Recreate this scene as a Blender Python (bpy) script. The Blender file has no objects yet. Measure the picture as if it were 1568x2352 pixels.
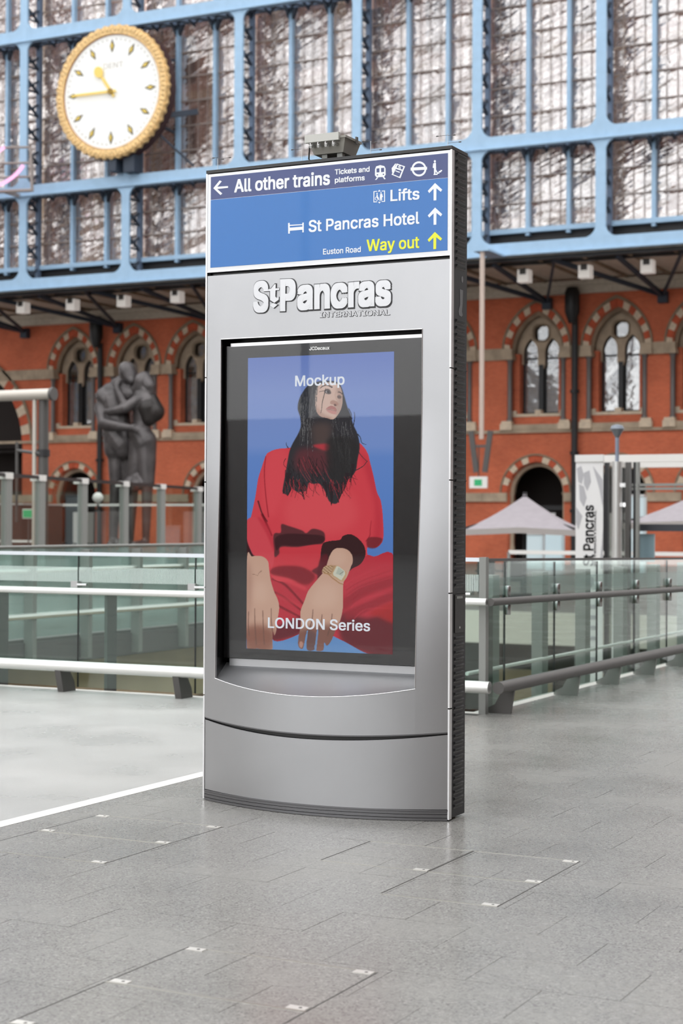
import bpy, bmesh, math, random
import numpy as np
from mathutils import Vector, Matrix

S = bpy.context.scene
COL = S.collection
random.seed(7)

# ------------------------------------------------------------------ camera
EYE = 1.45
F_PX, YAW, PITCH, ROLL = 3887.4, 0.46247, 0.007937, 0.005102
_f = Vector((-math.sin(YAW)*math.cos(PITCH), math.cos(YAW)*math.cos(PITCH), math.sin(PITCH)))
_r = Vector((math.cos(YAW), math.sin(YAW), 0)); _u = _r.cross(_f)
_c, _s = math.cos(ROLL), math.sin(ROLL)
RT, UP = _c*_r + _s*_u, _c*_u - _s*_r
CAM = Vector((0, 0, EYE))
cd = bpy.data.cameras.new('camera'); cam = bpy.data.objects.new('camera', cd); COL.objects.link(cam)
m3 = Matrix((RT, UP, -_f)).transposed()
cam.matrix_world = Matrix.Translation(CAM) @ m3.to_4x4()
cd.sensor_fit = 'VERTICAL'; cd.sensor_height = 36; cd.sensor_width = 24
cd.lens = F_PX/2352*36; cd.clip_end = 1000; cd.clip_start = 0.1
cd.dof.use_dof = True; cd.dof.focus_distance = 8.35; cd.dof.aperture_fstop = 3.6
S.camera = cam

def ray(x, y): return _f*F_PX + RT*(x-784) - UP*(y-1176)
def at(x, y, X=None, Y=None, Z=None):
    """the point of a real plane X=, Y= or Z= const seen at a photo pixel (surveying helper)"""
    d = ray(x, y)
    if Y is not None: t = Y/d.y
    elif X is not None: t = X/d.x
    else: t = (Z-EYE)/d.z
    return CAM + d*t
def pix(P):
    v = P-CAM; w = v.dot(_f)
    return 784+F_PX*v.dot(RT)/w, 1176-F_PX*v.dot(UP)/w

# ------------------------------------------------------------------ world, exposure
w = bpy.data.worlds.new('overcast_sky'); S.world = w; w.use_nodes = True
wn = w.node_tree.nodes; wl = w.node_tree.links
bg = wn['Background']; bg.inputs['Strength'].default_value = 1.0
tc = wn.new('ShaderNodeTexCoord'); sp = wn.new('ShaderNodeSeparateXYZ'); rp = wn.new('ShaderNodeValToRGB')
wl.new(tc.outputs['Generated'], sp.inputs[0]); wl.new(sp.outputs['Z'], rp.inputs[0]); wl.new(rp.outputs[0], bg.inputs[0])
rp.color_ramp.elements[0].position = 0.0; rp.color_ramp.elements[0].color = (1.18, 1.18, 1.18, 1)
rp.color_ramp.elements[1].position = 0.8; rp.color_ramp.elements[1].color = (1.98, 1.98, 2.0, 1)
S.view_settings.view_transform = 'Standard'; S.view_settings.look = 'None'
S.view_settings.gamma = 1; S.view_settings.use_curve_mapping = False
S.view_settings.exposure = 1.0
EXPO = 2.0**S.view_settings.exposure

# ------------------------------------------------------------------ materials
def lin(c):
    c = c/255
    return c/12.92 if c <= .04045 else ((c+.055)/1.055)**2.4
def rgb(r, g, b): return (lin(r), lin(g), lin(b), 1)
MATS = {}
def mat(name, col, rough=.5, metal=0.0, noise=0.0, nscale=5.0, bump=0.0, bscale=40.0, spec=None, coat=0):
    if name in MATS: return MATS[name]
    m = bpy.data.materials.new(name); m.use_nodes = True; MATS[name] = m
    n = m.node_tree.nodes; l = m.node_tree.links; b = n['Principled BSDF']
    b.inputs['Base Color'].default_value = col; b.inputs['Roughness'].default_value = rough; b.inputs['Metallic'].default_value = metal
    if spec is not None: b.inputs['Specular IOR Level'].default_value = spec
    if coat: b.inputs['Coat Weight'].default_value = coat
    g = n.new('ShaderNodeNewGeometry')
    if noise:
        t = n.new('ShaderNodeTexNoise'); t.inputs['Scale'].default_value = nscale; t.inputs['Detail'].default_value = 6
        l.new(g.outputs['Position'], t.inputs['Vector'])
        mr = n.new('ShaderNodeMapRange'); mr.inputs['From Min'].default_value = .3; mr.inputs['From Max'].default_value = .7
        mr.inputs['To Min'].default_value = 1-noise; mr.inputs['To Max'].default_value = 1+noise
        l.new(t.outputs['Fac'], mr.inputs['Value'])
        mx = n.new('ShaderNodeVectorMath'); mx.operation = 'SCALE'; mx.inputs[0].default_value = col[:3]
        l.new(mr.outputs[0], mx.inputs['Scale']); l.new(mx.outputs[0], b.inputs['Base Color'])
    if bump:
        t2 = n.new('ShaderNodeTexNoise'); t2.inputs['Scale'].default_value = bscale
        l.new(g.outputs['Position'], t2.inputs['Vector'])
        bp = n.new('ShaderNodeBump'); bp.inputs['Strength'].default_value = bump; bp.inputs['Distance'].default_value = .02
        l.new(t2.outputs['Fac'], bp.inputs['Height']); l.new(bp.outputs[0], b.inputs['Normal'])
    return m
def emit(name, col, s=1.0):
    m = bpy.data.materials.new(name); m.use_nodes = True; n = m.node_tree.nodes; n.clear()
    e = n.new('ShaderNodeEmission'); e.inputs[0].default_value = col; e.inputs[1].default_value = s
    o = n.new('ShaderNodeOutputMaterial'); m.node_tree.links.new(e.outputs[0], o.inputs[0]); return m
def glass(name, tint, refl=.12, rough=.02, wav=0.0, wscale=1.0, stretch=(1, 1, 1), fres=True, body=0.0, bodycol=(1, 1, 1, 1), tilt=0.0):
    """thin pane: tinted see-through + mirror reflection, optionally rippled, optionally with a milky body"""
    m = bpy.data.materials.new(name); m.use_nodes = True; n = m.node_tree.nodes; l = m.node_tree.links; n.clear()
    tr = n.new('ShaderNodeBsdfTransparent'); tr.inputs[0].default_value = tint
    gl = n.new('ShaderNodeBsdfGlossy'); gl.inputs['Roughness'].default_value = rough
    mx = n.new('ShaderNodeMixShader'); o = n.new('ShaderNodeOutputMaterial')
    if fres:
        fr = n.new('ShaderNodeFresnel'); gb = n.new('ShaderNodeNewGeometry')   # same reflectance on both faces of a thin pane
        im = n.new('ShaderNodeMapRange'); im.inputs['To Min'].default_value = 1.33; im.inputs['To Max'].default_value = 1/1.33
        l.new(gb.outputs['Backfacing'], im.inputs['Value']); l.new(im.outputs[0], fr.inputs['IOR'])
        ad = n.new('ShaderNodeMath'); ad.operation = 'ADD'; ad.use_clamp = True; ad.inputs[1].default_value = max(0, refl-.04)
        l.new(fr.outputs[0], ad.inputs[0]); l.new(ad.outputs[0], mx.inputs[0])
    else: mx.inputs[0].default_value = refl
    base = tr
    if body:
        df = n.new('ShaderNodeBsdfDiffuse'); df.inputs[0].default_value = bodycol
        m2 = n.new('ShaderNodeMixShader'); m2.inputs[0].default_value = body
        l.new(tr.outputs[0], m2.inputs[1]); l.new(df.outputs[0], m2.inputs[2]); base = m2
    l.new(base.outputs[0], mx.inputs[1]); l.new(gl.outputs[0], mx.inputs[2]); l.new(mx.outputs[0], o.inputs[0])
    if wav:
        g = n.new('ShaderNodeNewGeometry'); mp = n.new('ShaderNodeMapping'); mp.vector_type = 'TEXTURE' if tilt else 'POINT'; mp.inputs['Scale'].default_value = tuple(1/q for q in stretch) if tilt else stretch; mp.inputs['Rotation'].default_value = (0, -tilt, 0)
        t = n.new('ShaderNodeTexNoise'); t.inputs['Scale'].default_value = wscale; t.inputs['Detail'].default_value = 4
        l.new(g.outputs['Position'], mp.inputs[0]); l.new(mp.outputs[0], t.inputs['Vector'])
        bp = n.new('ShaderNodeBump'); bp.inputs['Strength'].default_value = 1; bp.inputs['Distance'].default_value = wav
        l.new(t.outputs['Fac'], bp.inputs['Height']); l.new(bp.outputs[0], gl.inputs['Normal'])
    return m

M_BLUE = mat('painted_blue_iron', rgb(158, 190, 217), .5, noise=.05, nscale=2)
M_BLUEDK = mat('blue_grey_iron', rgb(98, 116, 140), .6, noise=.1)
M_LATT = mat('dark_lattice_iron', rgb(52, 62, 76), .6)
M_GBAR = mat('glazing_bar_paint', rgb(150, 140, 135), .6)
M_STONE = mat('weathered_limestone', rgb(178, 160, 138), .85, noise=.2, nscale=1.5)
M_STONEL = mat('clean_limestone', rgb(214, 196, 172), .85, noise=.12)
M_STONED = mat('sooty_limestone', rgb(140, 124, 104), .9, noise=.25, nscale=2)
M_RED = mat('red_gauged_brick', rgb(190, 88, 58), .85, noise=.2, nscale=3)
M_GRAN = mat('polished_grey_granite', rgb(105, 98, 95), .35)
M_BLACK = mat('black_paint', rgb(20, 20, 22), .45)
M_BLACKM = mat('matt_black_steel', rgb(38, 38, 40), .55, noise=.1, nscale=9)
M_STEEL = mat('satin_stainless', rgb(190, 190, 190), .3, 1.0)
M_STEELB = mat('bright_stainless', rgb(238, 238, 238), .22, 1.0)
M_RAIL = mat('brushed_rail_steel', rgb(225, 225, 222), .38, .85)
M_POST = mat('grey_painted_post', rgb(140, 142, 138), .5, .2)
M_POSTD = mat('dark_grey_post', rgb(88, 86, 84), .5, .3)
M_WHITE = mat('white_paint', rgb(228, 226, 222), .5)
M_CREAM = mat('cream_stucco', rgb(206, 196, 180), .8, noise=.1)
M_BRONZE = mat('patinated_bronze', rgb(84, 80, 80), .42, .4, noise=.35, nscale=1.5, bump=1, bscale=2.2)
M_BRONZED = mat('dark_bronze', rgb(50, 46, 44), .42, .4, noise=.3, nscale=1.2, bump=1, bscale=2.2)
M_GOLD = mat('gilded_carving', rgb(224, 188, 130), .45, .15, noise=.3, nscale=6, bump=1, bscale=9)
M_DIAL = mat('white_dial', rgb(246, 246, 242), .6)
M_DARK = mat('dark_interior', rgb(34, 28, 26), .9)
M_CURT = mat('grey_blind', rgb(196, 190, 188), .9, noise=.25, nscale=2.5)
M_CANVAS = mat('grey_canvas', rgb(146, 140, 144), .85, noise=.05)
M_CANVASL = mat('pale_canvas', rgb(170, 164, 160), .85)
M_BOXGREY = mat('grey_polyester_box', rgb(150, 148, 140), .55)
M_LEAF = mat('dark_foliage', rgb(30, 36, 32), .8, noise=.5, nscale=6)
M_FRAMEAL = mat('pale_aluminium', rgb(206, 206, 204), .35, .6)

# brick wall: colour coursing only (bricks are far below a pixel here)
def brick_mat(name, c1, c2, mortar, sc=1.0, rough=.9):
    m = mat(name, c1, rough)
    n = m.node_tree.nodes; l = m.node_tree.links; b = n['Principled BSDF']
    g = n.new('ShaderNodeNewGeometry'); sx = n.new('ShaderNodeSeparateXYZ'); cb = n.new('ShaderNodeCombineXYZ')
    l.new(g.outputs['Position'], sx.inputs[0]); l.new(sx.outputs['Z'], cb.inputs['Y'])
    ad = n.new('ShaderNodeMath'); l.new(sx.outputs['X'], ad.inputs[0]); l.new(sx.outputs['Y'], ad.inputs[1]); l.new(ad.outputs[0], cb.inputs['X'])
    br = n.new('ShaderNodeTexBrick'); br.inputs['Scale'].default_value = sc
    br.inputs['Color1'].default_value = c1; br.inputs['Color2'].default_value = c2; br.inputs['Mortar'].default_value = mortar
    br.inputs['Mortar Size'].default_value = .012; br.inputs['Brick Width'].default_value = .23; br.inputs['Row Height'].default_value = .075
    l.new(cb.outputs[0], br.inputs['Vector'])
    t = n.new('ShaderNodeTexNoise'); t.inputs['Scale'].default_value = .5; t.inputs['Detail'].default_value = 5; l.new(g.outputs['Position'], t.inputs['Vector'])
    mr = n.new('ShaderNodeMapRange'); mr.inputs['From Min'].default_value = .3; mr.inputs['From Max'].default_value = .7; mr.inputs['To Min'].default_value = .82; mr.inputs['To Max'].default_value = 1.15
    l.new(t.outputs['Fac'], mr.inputs['Value'])
    mx = n.new('ShaderNodeVectorMath'); mx.operation = 'SCALE'; l.new(br.outputs['Color'], mx.inputs[0]); l.new(mr.outputs[0], mx.inputs['Scale'])
    l.new(mx.outputs[0], b.inputs['Base Color'])
    return m
M_BRICK = brick_mat('red_brickwork', rgb(214, 106, 68), rgb(197, 92, 58), rgb(200, 126, 98))
M_BRICKP = brick_mat('pale_pink_brickwork', rgb(204, 166, 152), rgb(190, 150, 136), rgb(200, 176, 166))
M_BRICKD = brick_mat('dark_brickwork', rgb(84, 50, 40), rgb(70, 42, 34), rgb(90, 70, 60))

# terrazzo floor
def terrazzo(name, base, rough, spk=.35):
    m = bpy.data.materials.new(name); m.use_nodes = True; MATS[name] = m
    n = m.node_tree.nodes; l = m.node_tree.links; b = n['Principled BSDF']
    g = n.new('ShaderNodeNewGeometry')
    def sc(v, k):
        t = n.new('ShaderNodeVectorMath'); t.operation = 'SCALE'; t.inputs[0].default_value = v[:3]; l.new(k, t.inputs['Scale']); return t.outputs[0]
    v1 = n.new('ShaderNodeTexVoronoi'); v1.inputs['Scale'].default_value = 150; l.new(g.outputs['Position'], v1.inputs['Vector'])
    bw = n.new('ShaderNodeRGBToBW'); l.new(v1.outputs['Color'], bw.inputs[0])
    r1 = n.new('ShaderNodeValToRGB'); e = r1.color_ramp.elements
    e[0].position = .2; e[0].color = (1-spk,)*3+(1,); e[1].position = .32; e[1].color = (1, 1, 1, 1)
    e2 = e.new(.72); e2.color = (1, 1, 1, 1); e3 = e.new(.82); e3.color = (1+spk*.9,)*3+(1,)
    l.new(bw.outputs[0], r1.inputs[0])
    t = n.new('ShaderNodeTexNoise'); t.inputs['Scale'].default_value = 1.3; t.inputs['Detail'].default_value = 5; l.new(g.outputs['Position'], t.inputs['Vector'])
    mr = n.new('ShaderNodeMapRange'); mr.inputs['From Min'].default_value = .3; mr.inputs['From Max'].default_value = .7; mr.inputs['To Min'].default_value = .92; mr.inputs['To Max'].default_value = 1.08
    l.new(t.outputs['Fac'], mr.inputs['Value'])
    mu = n.new('ShaderNodeMath'); mu.operation = 'MULTIPLY'; l.new(mr.outputs[0], mu.inputs[0])
    bw2 = n.new('ShaderNodeRGBToBW'); l.new(r1.outputs[0], bw2.inputs[0]); l.new(bw2.outputs[0], mu.inputs[1])
    l.new(sc(base, mu.outputs[0]), b.inputs['Base Color'])
    mr2 = n.new('ShaderNodeMapRange'); mr2.inputs['From Min'].default_value = .3; mr2.inputs['From Max'].default_value = .7; mr2.inputs['To Min'].default_value = rough-.05; mr2.inputs['To Max'].default_value = rough+.06
    l.new(t.outputs['Fac'], mr2.inputs['Value']); l.new(mr2.outputs[0], b.inputs['Roughness'])
    return m
M_FLOOR = terrazzo('grey_terrazzo', rgb(131, 130, 126), .25)
M_FLOORL = terrazzo('pale_terrazzo', rgb(166, 166, 163), .3, .04)
M_FLOORF = mat('worn_concourse_floor', rgb(92, 90, 87), .35, noise=.1)
M_JOINT = mat('joint_grout', rgb(62, 60, 58), .8)

# ------------------------------------------------------------------ builders
class MB:
    def __init__(s): s.v = []; s.f = []; s.mi = []; s.cur = 0
    def add(s, vs, fs):
        o = len(s.v); s.v += [tuple(p) for p in vs]; s.f += [tuple(i+o for i in f) for f in fs]; s.mi += [s.cur]*len(fs)
    def box(s, x0, x1, y0, y1, z0, z1):
        s.add([(x0,y0,z0),(x1,y0,z0),(x1,y1,z0),(x0,y1,z0),(x0,y0,z1),(x1,y0,z1),(x1,y1,z1),(x0,y1,z1)],
              [(0,3,2,1),(4,5,6,7),(0,1,5,4),(1,2,6,5),(2,3,7,6),(3,0,4,7)]); return s
    def beam(s, a, b, w, h, upv=(0, 0, 1)):
        a = Vector(a); b = Vector(b); d = (b-a).normalized(); u = Vector(upv)
        if abs(d.dot(u)) > .99: u = Vector((0, 1, 0))
        sd = d.cross(u).normalized(); u = sd.cross(d)
        vs = [p+sd*i*w/2+u*j*h/2 for p in (a, b) for i, j in ((-1,-1),(1,-1),(1,1),(-1,1))]
        s.add(vs, [(0,1,2,3),(7,6,5,4),(0,4,5,1),(1,5,6,2),(2,6,7,3),(3,7,4,0)]); return s
    def tube(s, pts, r, n=10, cap=True):
        P = [Vector(p) for p in pts]; R = r if isinstance(r, (list, tuple)) else [r]*len(P)
        d0 = (P[1]-P[0]).normalized(); u = Vector((0, 0, 1)) if abs(d0.z) < .9 else Vector((1, 0, 0))
        rings = []
        for i, p in enumerate(P):
            d = (P[min(i+1, len(P)-1)]-P[max(i-1, 0)]).normalized()
            a = d.cross(u).normalized(); b = a.cross(d).normalized(); u = b
            rings.append([p+(a*math.cos(2*math.pi*k/n)+b*math.sin(2*math.pi*k/n))*R[i] for k in range(n)])
        vs = [q for g in rings for q in g]; fs = []
        for i in range(len(P)-1):
            for k in range(n): fs.append((i*n+k, i*n+(k+1) % n, (i+1)*n+(k+1) % n, (i+1)*n+k))
        if cap: fs += [tuple(range(n))[::-1], tuple((len(P)-1)*n+k for k in range(n))]
        s.add(vs, fs); return s
    def prism(s, poly, fn, d0, d1):
        """poly 2D points, fn(u,v,d)->xyz"""
        n = len(poly); vs = [fn(u, v, d0) for u, v in poly]+[fn(u, v, d1) for u, v in poly]
        fs = [tuple(range(n))[::-1], tuple(range(n, 2*n))]+[(i, (i+1) % n, n+(i+1) % n, n+i) for i in range(n)]
        s.add(vs, fs); return s
    def lathe(s, prof, c=(0, 0, 0), n=16):
        vs = []; fs = []; c = Vector(c)
        for r, z in prof: vs += [c+Vector((r*math.cos(2*math.pi*k/n), r*math.sin(2*math.pi*k/n), z)) for k in range(n)]
        for i in range(len(prof)-1):
            for k in range(n): fs.append((i*n+k, i*n+(k+1) % n, (i+1)*n+(k+1) % n, (i+1)*n+k))
        fs += [tuple(range(n))[::-1], tuple((len(prof)-1)*n+k for k in range(n))]
        s.add(vs, fs); return s
    def mesh(s, name, mats, off=(0, 0, 0), smooth=False, fix=True):
        me = bpy.data.meshes.new(name); o = Vector(off)
        me.from_pydata([tuple(Vector(v)-o) for v in s.v], [], s.f)
        for m in (mats if isinstance(mats, (list, tuple)) else [mats]): me.materials.append(m)
        me.polygons.foreach_set('material_index', s.mi)
        if fix:
            bm = bmesh.new(); bm.from_mesh(me); bmesh.ops.recalc_face_normals(bm, faces=bm.faces); bm.to_mesh(me); bm.free()
        if smooth:
            me.polygons.foreach_set('use_smooth', [True]*len(me.polygons))
            try: me.set_sharp_from_angle(angle=math.radians(38))
            except Exception: pass
        me.update(); return me
def wloc(p):
    v = Vector((0, 0, 0))
    while p is not None: v += p.location; p = p.parent
    return v
def link(name, me, parent=None, loc=None):
    o = bpy.data.objects.new(name, me); COL.objects.link(o)
    if parent is not None: o.parent = parent
    if loc is not None: o.location = loc
    return o
def build(mb, name, mats, parent=None, smooth=False, origin=None, fix=True):
    """world-coordinate mesh linked under parent (parents only ever translate)"""
    off = wloc(parent) if parent is not None else Vector((0, 0, 0))
    if origin is not None: o0 = Vector(origin)
    else: o0 = off
    ob = link(name, mb.mesh(name, mats, o0, smooth, fix), parent, o0-off)
    return ob
def tag(o, label=None, cat=None, group=None, kind=None):
    if label: o['label'] = label
    if cat: o['category'] = cat
    if group: o['group'] = group
    if kind: o['kind'] = kind
    return o
def thing(name, loc, label, cat, group=None):
    o = bpy.data.objects.new(name, None); COL.objects.link(o); o.location = loc; o.empty_display_size = .1
    return tag(o, label, cat, group)
def struct(name, loc=(0, 0, 0)):
    o = bpy.data.objects.new(name, None); COL.objects.link(o); o.location = loc; o['kind'] = 'structure'; return o
def copy_tree(o, parent=None, kids=None):
    c = o.copy(); COL.objects.link(c)
    if parent is not None: c.parent = parent
    for ch in KIDS(o): copy_tree(ch, c)
    return c
def KIDS(o): return [x for x in list(bpy.data.objects) if x.parent is o]
def copy_tree_fast(root):
    allk = {}
    for x in bpy.data.objects:
        if x.parent is not None: allk.setdefault(x.parent.name, []).append(x)
    def rec(o, parent):
        c = o.copy(); COL.objects.link(c)
        if parent is not None: c.parent = parent
        for ch in allk.get(o.name, []): rec(ch, c)
        return c
    return rec(root, None)
def fill2d(loops, fn, d0, d1, name, mats, parent=None, smooth=False, mesh_only=False, origin=None):
    """flat plate with holes: loops of 2D points (even-odd), extruded d0..d1 through fn(u,v,d)"""
    cu = bpy.data.curves.new('tmp', 'CURVE'); cu.dimensions = '2D'; cu.fill_mode = 'BOTH'; cu.extrude = .5
    for lp in loops:
        sp = cu.splines.new('POLY'); sp.points.add(len(lp)-1)
        for i, (u, v) in enumerate(lp): sp.points[i].co = (u, v, 0, 1)
        sp.use_cyclic_u = True
    ob = bpy.data.objects.new('tmp', cu); me = bpy.data.meshes.new_from_object(ob)
    for v in me.vertices:
        u, vv, z = v.co; v.co = fn(u, vv, d0 if z < 0 else d1)
    bpy.data.objects.remove(ob); bpy.data.curves.remove(cu)
    bm = bmesh.new(); bm.from_mesh(me); bmesh.ops.remove_doubles(bm, verts=bm.verts, dist=1e-5); bmesh.ops.recalc_face_normals(bm, faces=bm.faces); bm.to_mesh(me); bm.free()
    me.name = name; me.materials.clear()
    for m in (mats if isinstance(mats, (list, tuple)) else [mats]): me.materials.append(m)
    me.update()
    off = wloc(parent) if parent is not None else Vector((0, 0, 0))
    o0 = Vector(origin) if origin is not None else off
    me.transform(Matrix.Translation(-o0))
    if mesh_only: return me
    return link(name, me, parent, o0-off)
XZ = lambda u, v, d: (u, d, v)
XY = lambda u, v, d: (u, v, d)
YZ = lambda u, v, d: (d, u, v)

try:   # the sans that ships inside Blender itself; its built-in face is the fallback
    import os
    SANS = bpy.data.fonts.load(os.path.join(bpy.utils.system_resource('DATAFILES', path='fonts'), 'Inter.woff2'))
except Exception: SANS = None
def text_mesh(s, bold=0.0, depth=.5, res=4):
    """solid lettering: glyph outlines triangulated by winding number, so overlapping strokes merge cleanly"""
    from mathutils.geometry import delaunay_2d_cdt
    cu = bpy.data.curves.new('tmp', 'FONT')
    if SANS: cu.font = SANS
    cu.body = s; cu.fill_mode = 'NONE'; cu.resolution_u = res
    ob = bpy.data.objects.new('tmp', cu); me = bpy.data.meshes.new_from_object(ob)
    bpy.data.objects.remove(ob); bpy.data.curves.remove(cu)
    vs = [Vector((v.co.x, v.co.y)) for v in me.vertices]; es = [tuple(e.vertices) for e in me.edges]
    nxt = {}                                   # give every outline one consistent direction: vertex order along the loop
    for a_, b_ in es:
        if abs(a_-b_) == 1: nxt[min(a_, b_)] = max(a_, b_)
        else: nxt[max(a_, b_)] = min(a_, b_)
    D_ = np.array([(vs[a_].x, vs[a_].y, vs[b_].x, vs[b_].y) for a_, b_ in nxt.items()])
    r_ = delaunay_2d_cdt(vs, es, [], 1, 1e-6); V2, F2 = r_[0], []
    for f in r_[2]:
        cx_, cy_ = sum(V2[i].x for i in f)/len(f), sum(V2[i].y for i in f)/len(f)
        x0_, y0_, x1_, y1_ = D_.T; L_ = (x1_-x0_)*(cy_-y0_)-(cx_-x0_)*(y1_-y0_)
        if ((y0_ <= cy_) & (y1_ > cy_) & (L_ > 0)).sum()-((y0_ > cy_) & (y1_ <= cy_) & (L_ < 0)).sum(): F2.append(f)
    cnt = {}
    for f in F2:
        for i in range(len(f)):
            e = (f[i-1], f[i]); k = (min(e), max(e)); cnt[k] = None if k in cnt else e
    n0 = len(V2); vv = [(p.x, p.y, -.5) for p in V2]+[(p.x, p.y, .5) for p in V2]
    ff = [tuple(i+n0 for i in f) for f in F2]+[tuple(reversed(f)) for f in F2]+[(e[0], e[1], e[1]+n0, e[0]+n0) for e in cnt.values() if e]
    bpy.data.meshes.remove(me); me = bpy.data.meshes.new('text'); me.from_pydata(vv, [], ff); me.update()
    if bold:   # weight: shifted copies of the outline, each a hair further forward
        bm = bmesh.new(); sh = [(0, 0)]+[(bold*i, bold*.8*j) for i in (-1, 0, 1) for j in (-1, 0, 1) if i or j]
        for k, (dx, dy) in enumerate(sh):
            n0 = len(bm.verts); bm.from_mesh(me); bm.verts.ensure_lookup_table()
            for v in bm.verts[n0:]: v.co.x += dx; v.co.y += dy; v.co.z += .09*k if v.co.z > 0 else 0
        bm.to_mesh(me); bm.free()
    me.polygons.foreach_set('use_smooth', [False]*len(me.polygons)); me.update()
    return me
CAPH = max(v.co.y for v in text_mesh('H').vertices)
def lettering(s, a, b, cap, m, parent, name='lettering', bold=.01, depth=.002, proud=0.0, res=4, caps=False):
    """text whose ink runs from world point a to b (baseline ends), cap height in metres, facing -Y"""
    me = text_mesh(s, bold, .5, res)
    n = len(me.vertices); co = np.empty(n*3); me.vertices.foreach_get('co', co); co = co.reshape(-1, 3)
    x0, x1 = co[:, 0].min(), co[:, 0].max()
    a = Vector(a); b = Vector(b); t = (co[:, 0]-x0)/(x1-x0)
    out = np.empty_like(co)
    out[:, 0] = a.x+(b.x-a.x)*t; out[:, 2] = a.z+(b.z-a.z)*t+co[:, 1]*cap/CAPH; out[:, 1] = a.y-proud-np.where(co[:, 2] > 0, depth*(.5+co[:, 2]), 0)
    off = wloc(parent); out -= np.array(off)
    me.vertices.foreach_set('co', out.ravel()); me.materials.clear(); me.materials.append(m); me.update(); me.name = name
    return link(name, me, parent)

def arch(cx, zs, hw, rise, n=12):
    """pointed (two-centred) arch from left springing over the apex to right springing"""
    a = (rise*rise-hw*hw)/(2*hw); R = hw+a; th = math.atan2(rise, a) if a > 1e-6 else math.pi/2
    L = [(cx+a-R*math.cos(th*i/n), zs+R*math.sin(th*i/n)) for i in range(n+1)]
    return L+[(2*cx-x, z) for x, z in L[-2::-1]]
def circ(cx, cz, r, n=24): return [(cx+r*math.cos(2*math.pi*k/n), cz+r*math.sin(2*math.pi*k/n)) for k in range(n)]

# ================================================================== SETTING
# ---------------- floor
fl = struct('floor')
SX = -4.85            # void edge (runs along Y), and the void begins at Y = 12.2
build(MB().box(-5.06, 20, 1.0, 12.2, -.06, -.004).box(SX, 20, 12.2, 40, -.06, -.004), 'floor_bed', M_JOINT, fl)
build(MB().box(-77, 20, -62, -3, -.06, 0).box(-5.16, 20, -3, 1.0, -.06, 0), 'concourse_paving', M_FLOORF, fl)
build(MB().box(-40, -5.16, -3, 12.2, -.06, 0), 'pale_paving', M_FLOORL, fl)
build(MB().box(-5.06, 20, .98, 3.35, -.05, -.0002), 'near_paving', M_FLOOR, fl)
build(MB().box(-5.16, -5.06, 1.0, 12.2, -.06, 0.0015), 'white_inlay_strip', mat('white_inlay', rgb(206, 206, 202), .5), fl)
build(MB().box(-40, SX, 12.2, 12.3, -.5, 0).box(SX-.12, SX, 12.3, 40, -.5, 0.001), 'slab_nosing', mat('nosing', rgb(196, 194, 188), .5), fl)
TW, TH, J = .5125, .335, .0011
tb = MB().box(-TW/2+J, TW/2-J, -TH/2+J*.6, TH/2-J*.6, -.03, 0); TILE = tb.mesh('floor_tile', M_FLOOR)
far = MB(); n = 0; tiles = []
k = 0
for k in range(-5, 105):
    y = 5.025+TH*(k+.5)
    ph = -2.57 if k % 2 == 0 else -2.31
    for i in range(-6, 45):
        x = ph+TW*(i+.5)
        x0 = -5.06 if y < 12.2 else SX
        if x+TW/2 < x0+.02 or x > 19: continue
        px, py = pix(Vector((x, y, 0)))
        vis = -60 < px < 1630 and py < 2420
        if x-TW/2 < x0 or not vis or n >= 300 or y > 12.0:
            a = max(x-TW/2+J, x0+J)
            if y+TH/2 > 40: continue
            far.box(a, x+TW/2-J, y-TH/2+J, y+TH/2-J, -.03, 0)
        else:
            n += 1; link('floor_tile', TILE, fl, (x, y, random.uniform(-.0004, .0002)))
build(far, 'distant_tiles', M_FLOOR, fl, fix=False)['kind'] = 'stuff'

# access covers let into the tiling
M_TRIMM = mat('cover_trim', rgb(186, 184, 176), .3, .8); M_CORN = mat('cover_corner', rgb(214, 212, 206), .35, .5)
def cover(x0, x1, y0, y1, label, corners):
    t = thing('floor_access_cover', (x0, y0, 0), label, 'access cover', 'recessed access covers in the terrazzo')
    z = .0012
    for nm, b in (('edge_strip', (x0, x1, y0-.003, y0+.003)), ('edge_strip', (x0, x1, y1-.003, y1+.003)), ('edge_strip', (x0-.0022, x0+.0022, y0, y1)), ('edge_strip', (x1-.0022, x1+.0022, y0, y1))):
        vert = b[1]-b[0] < .01
        build(MB().box(b[0], b[1], b[2], b[3], -.003, z if not vert else .0006), nm, M_TRIMM if not vert else M_JOINT, t)
    for cx, cy in corners:
        mb = MB().box(cx-.033, cx+.033, cy-.017, cy+.017, -.003, .002)
        c = build(mb, 'corner_plate', M_CORN, t)
        build(MB().lathe([(.006, .002), (.006, .0026)], (cx+.01, cy, 0), 8), 'lifting_hole', M_JOINT, c)
g = .04
cover(-3.06, -2.345, 4.485, 4.98, 'near access cover in the floor with bright corner plates, further from the lens', [(-3.02, 4.962), (-2.385, 4.962), (-3.02, 4.505), (-2.385, 4.505)])
cover(-3.06, -2.345, 3.985, 4.478, 'nearest access cover in the floor, cut by the bottom edge of the photo', [(-3.02, 4.0), (-2.385, 4.0)])
cover(-4.85, -4.13, 6.54, 7.03, 'access cover in the floor just in front of the totem left corner', [(-4.81, 7.01), (-4.17, 7.01), (-4.81, 6.56), (-4.17, 6.56)])
cover(-4.85, -4.13, 6.035, 6.533, 'access cover at the left edge between white floor line and near cover', [(-4.17, 6.05)])
cover(-3.35, -2.845, 6.53, 7.035, 'dark-jointed access cover in the floor below the middle of the totem', [(-2.88, 6.55)])
cover(-2.838, -2.345, 6.53, 7.035, 'access cover in the floor just in front of the totem right corner', [(-2.38, 7.015), (-2.38, 6.55)])
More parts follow.
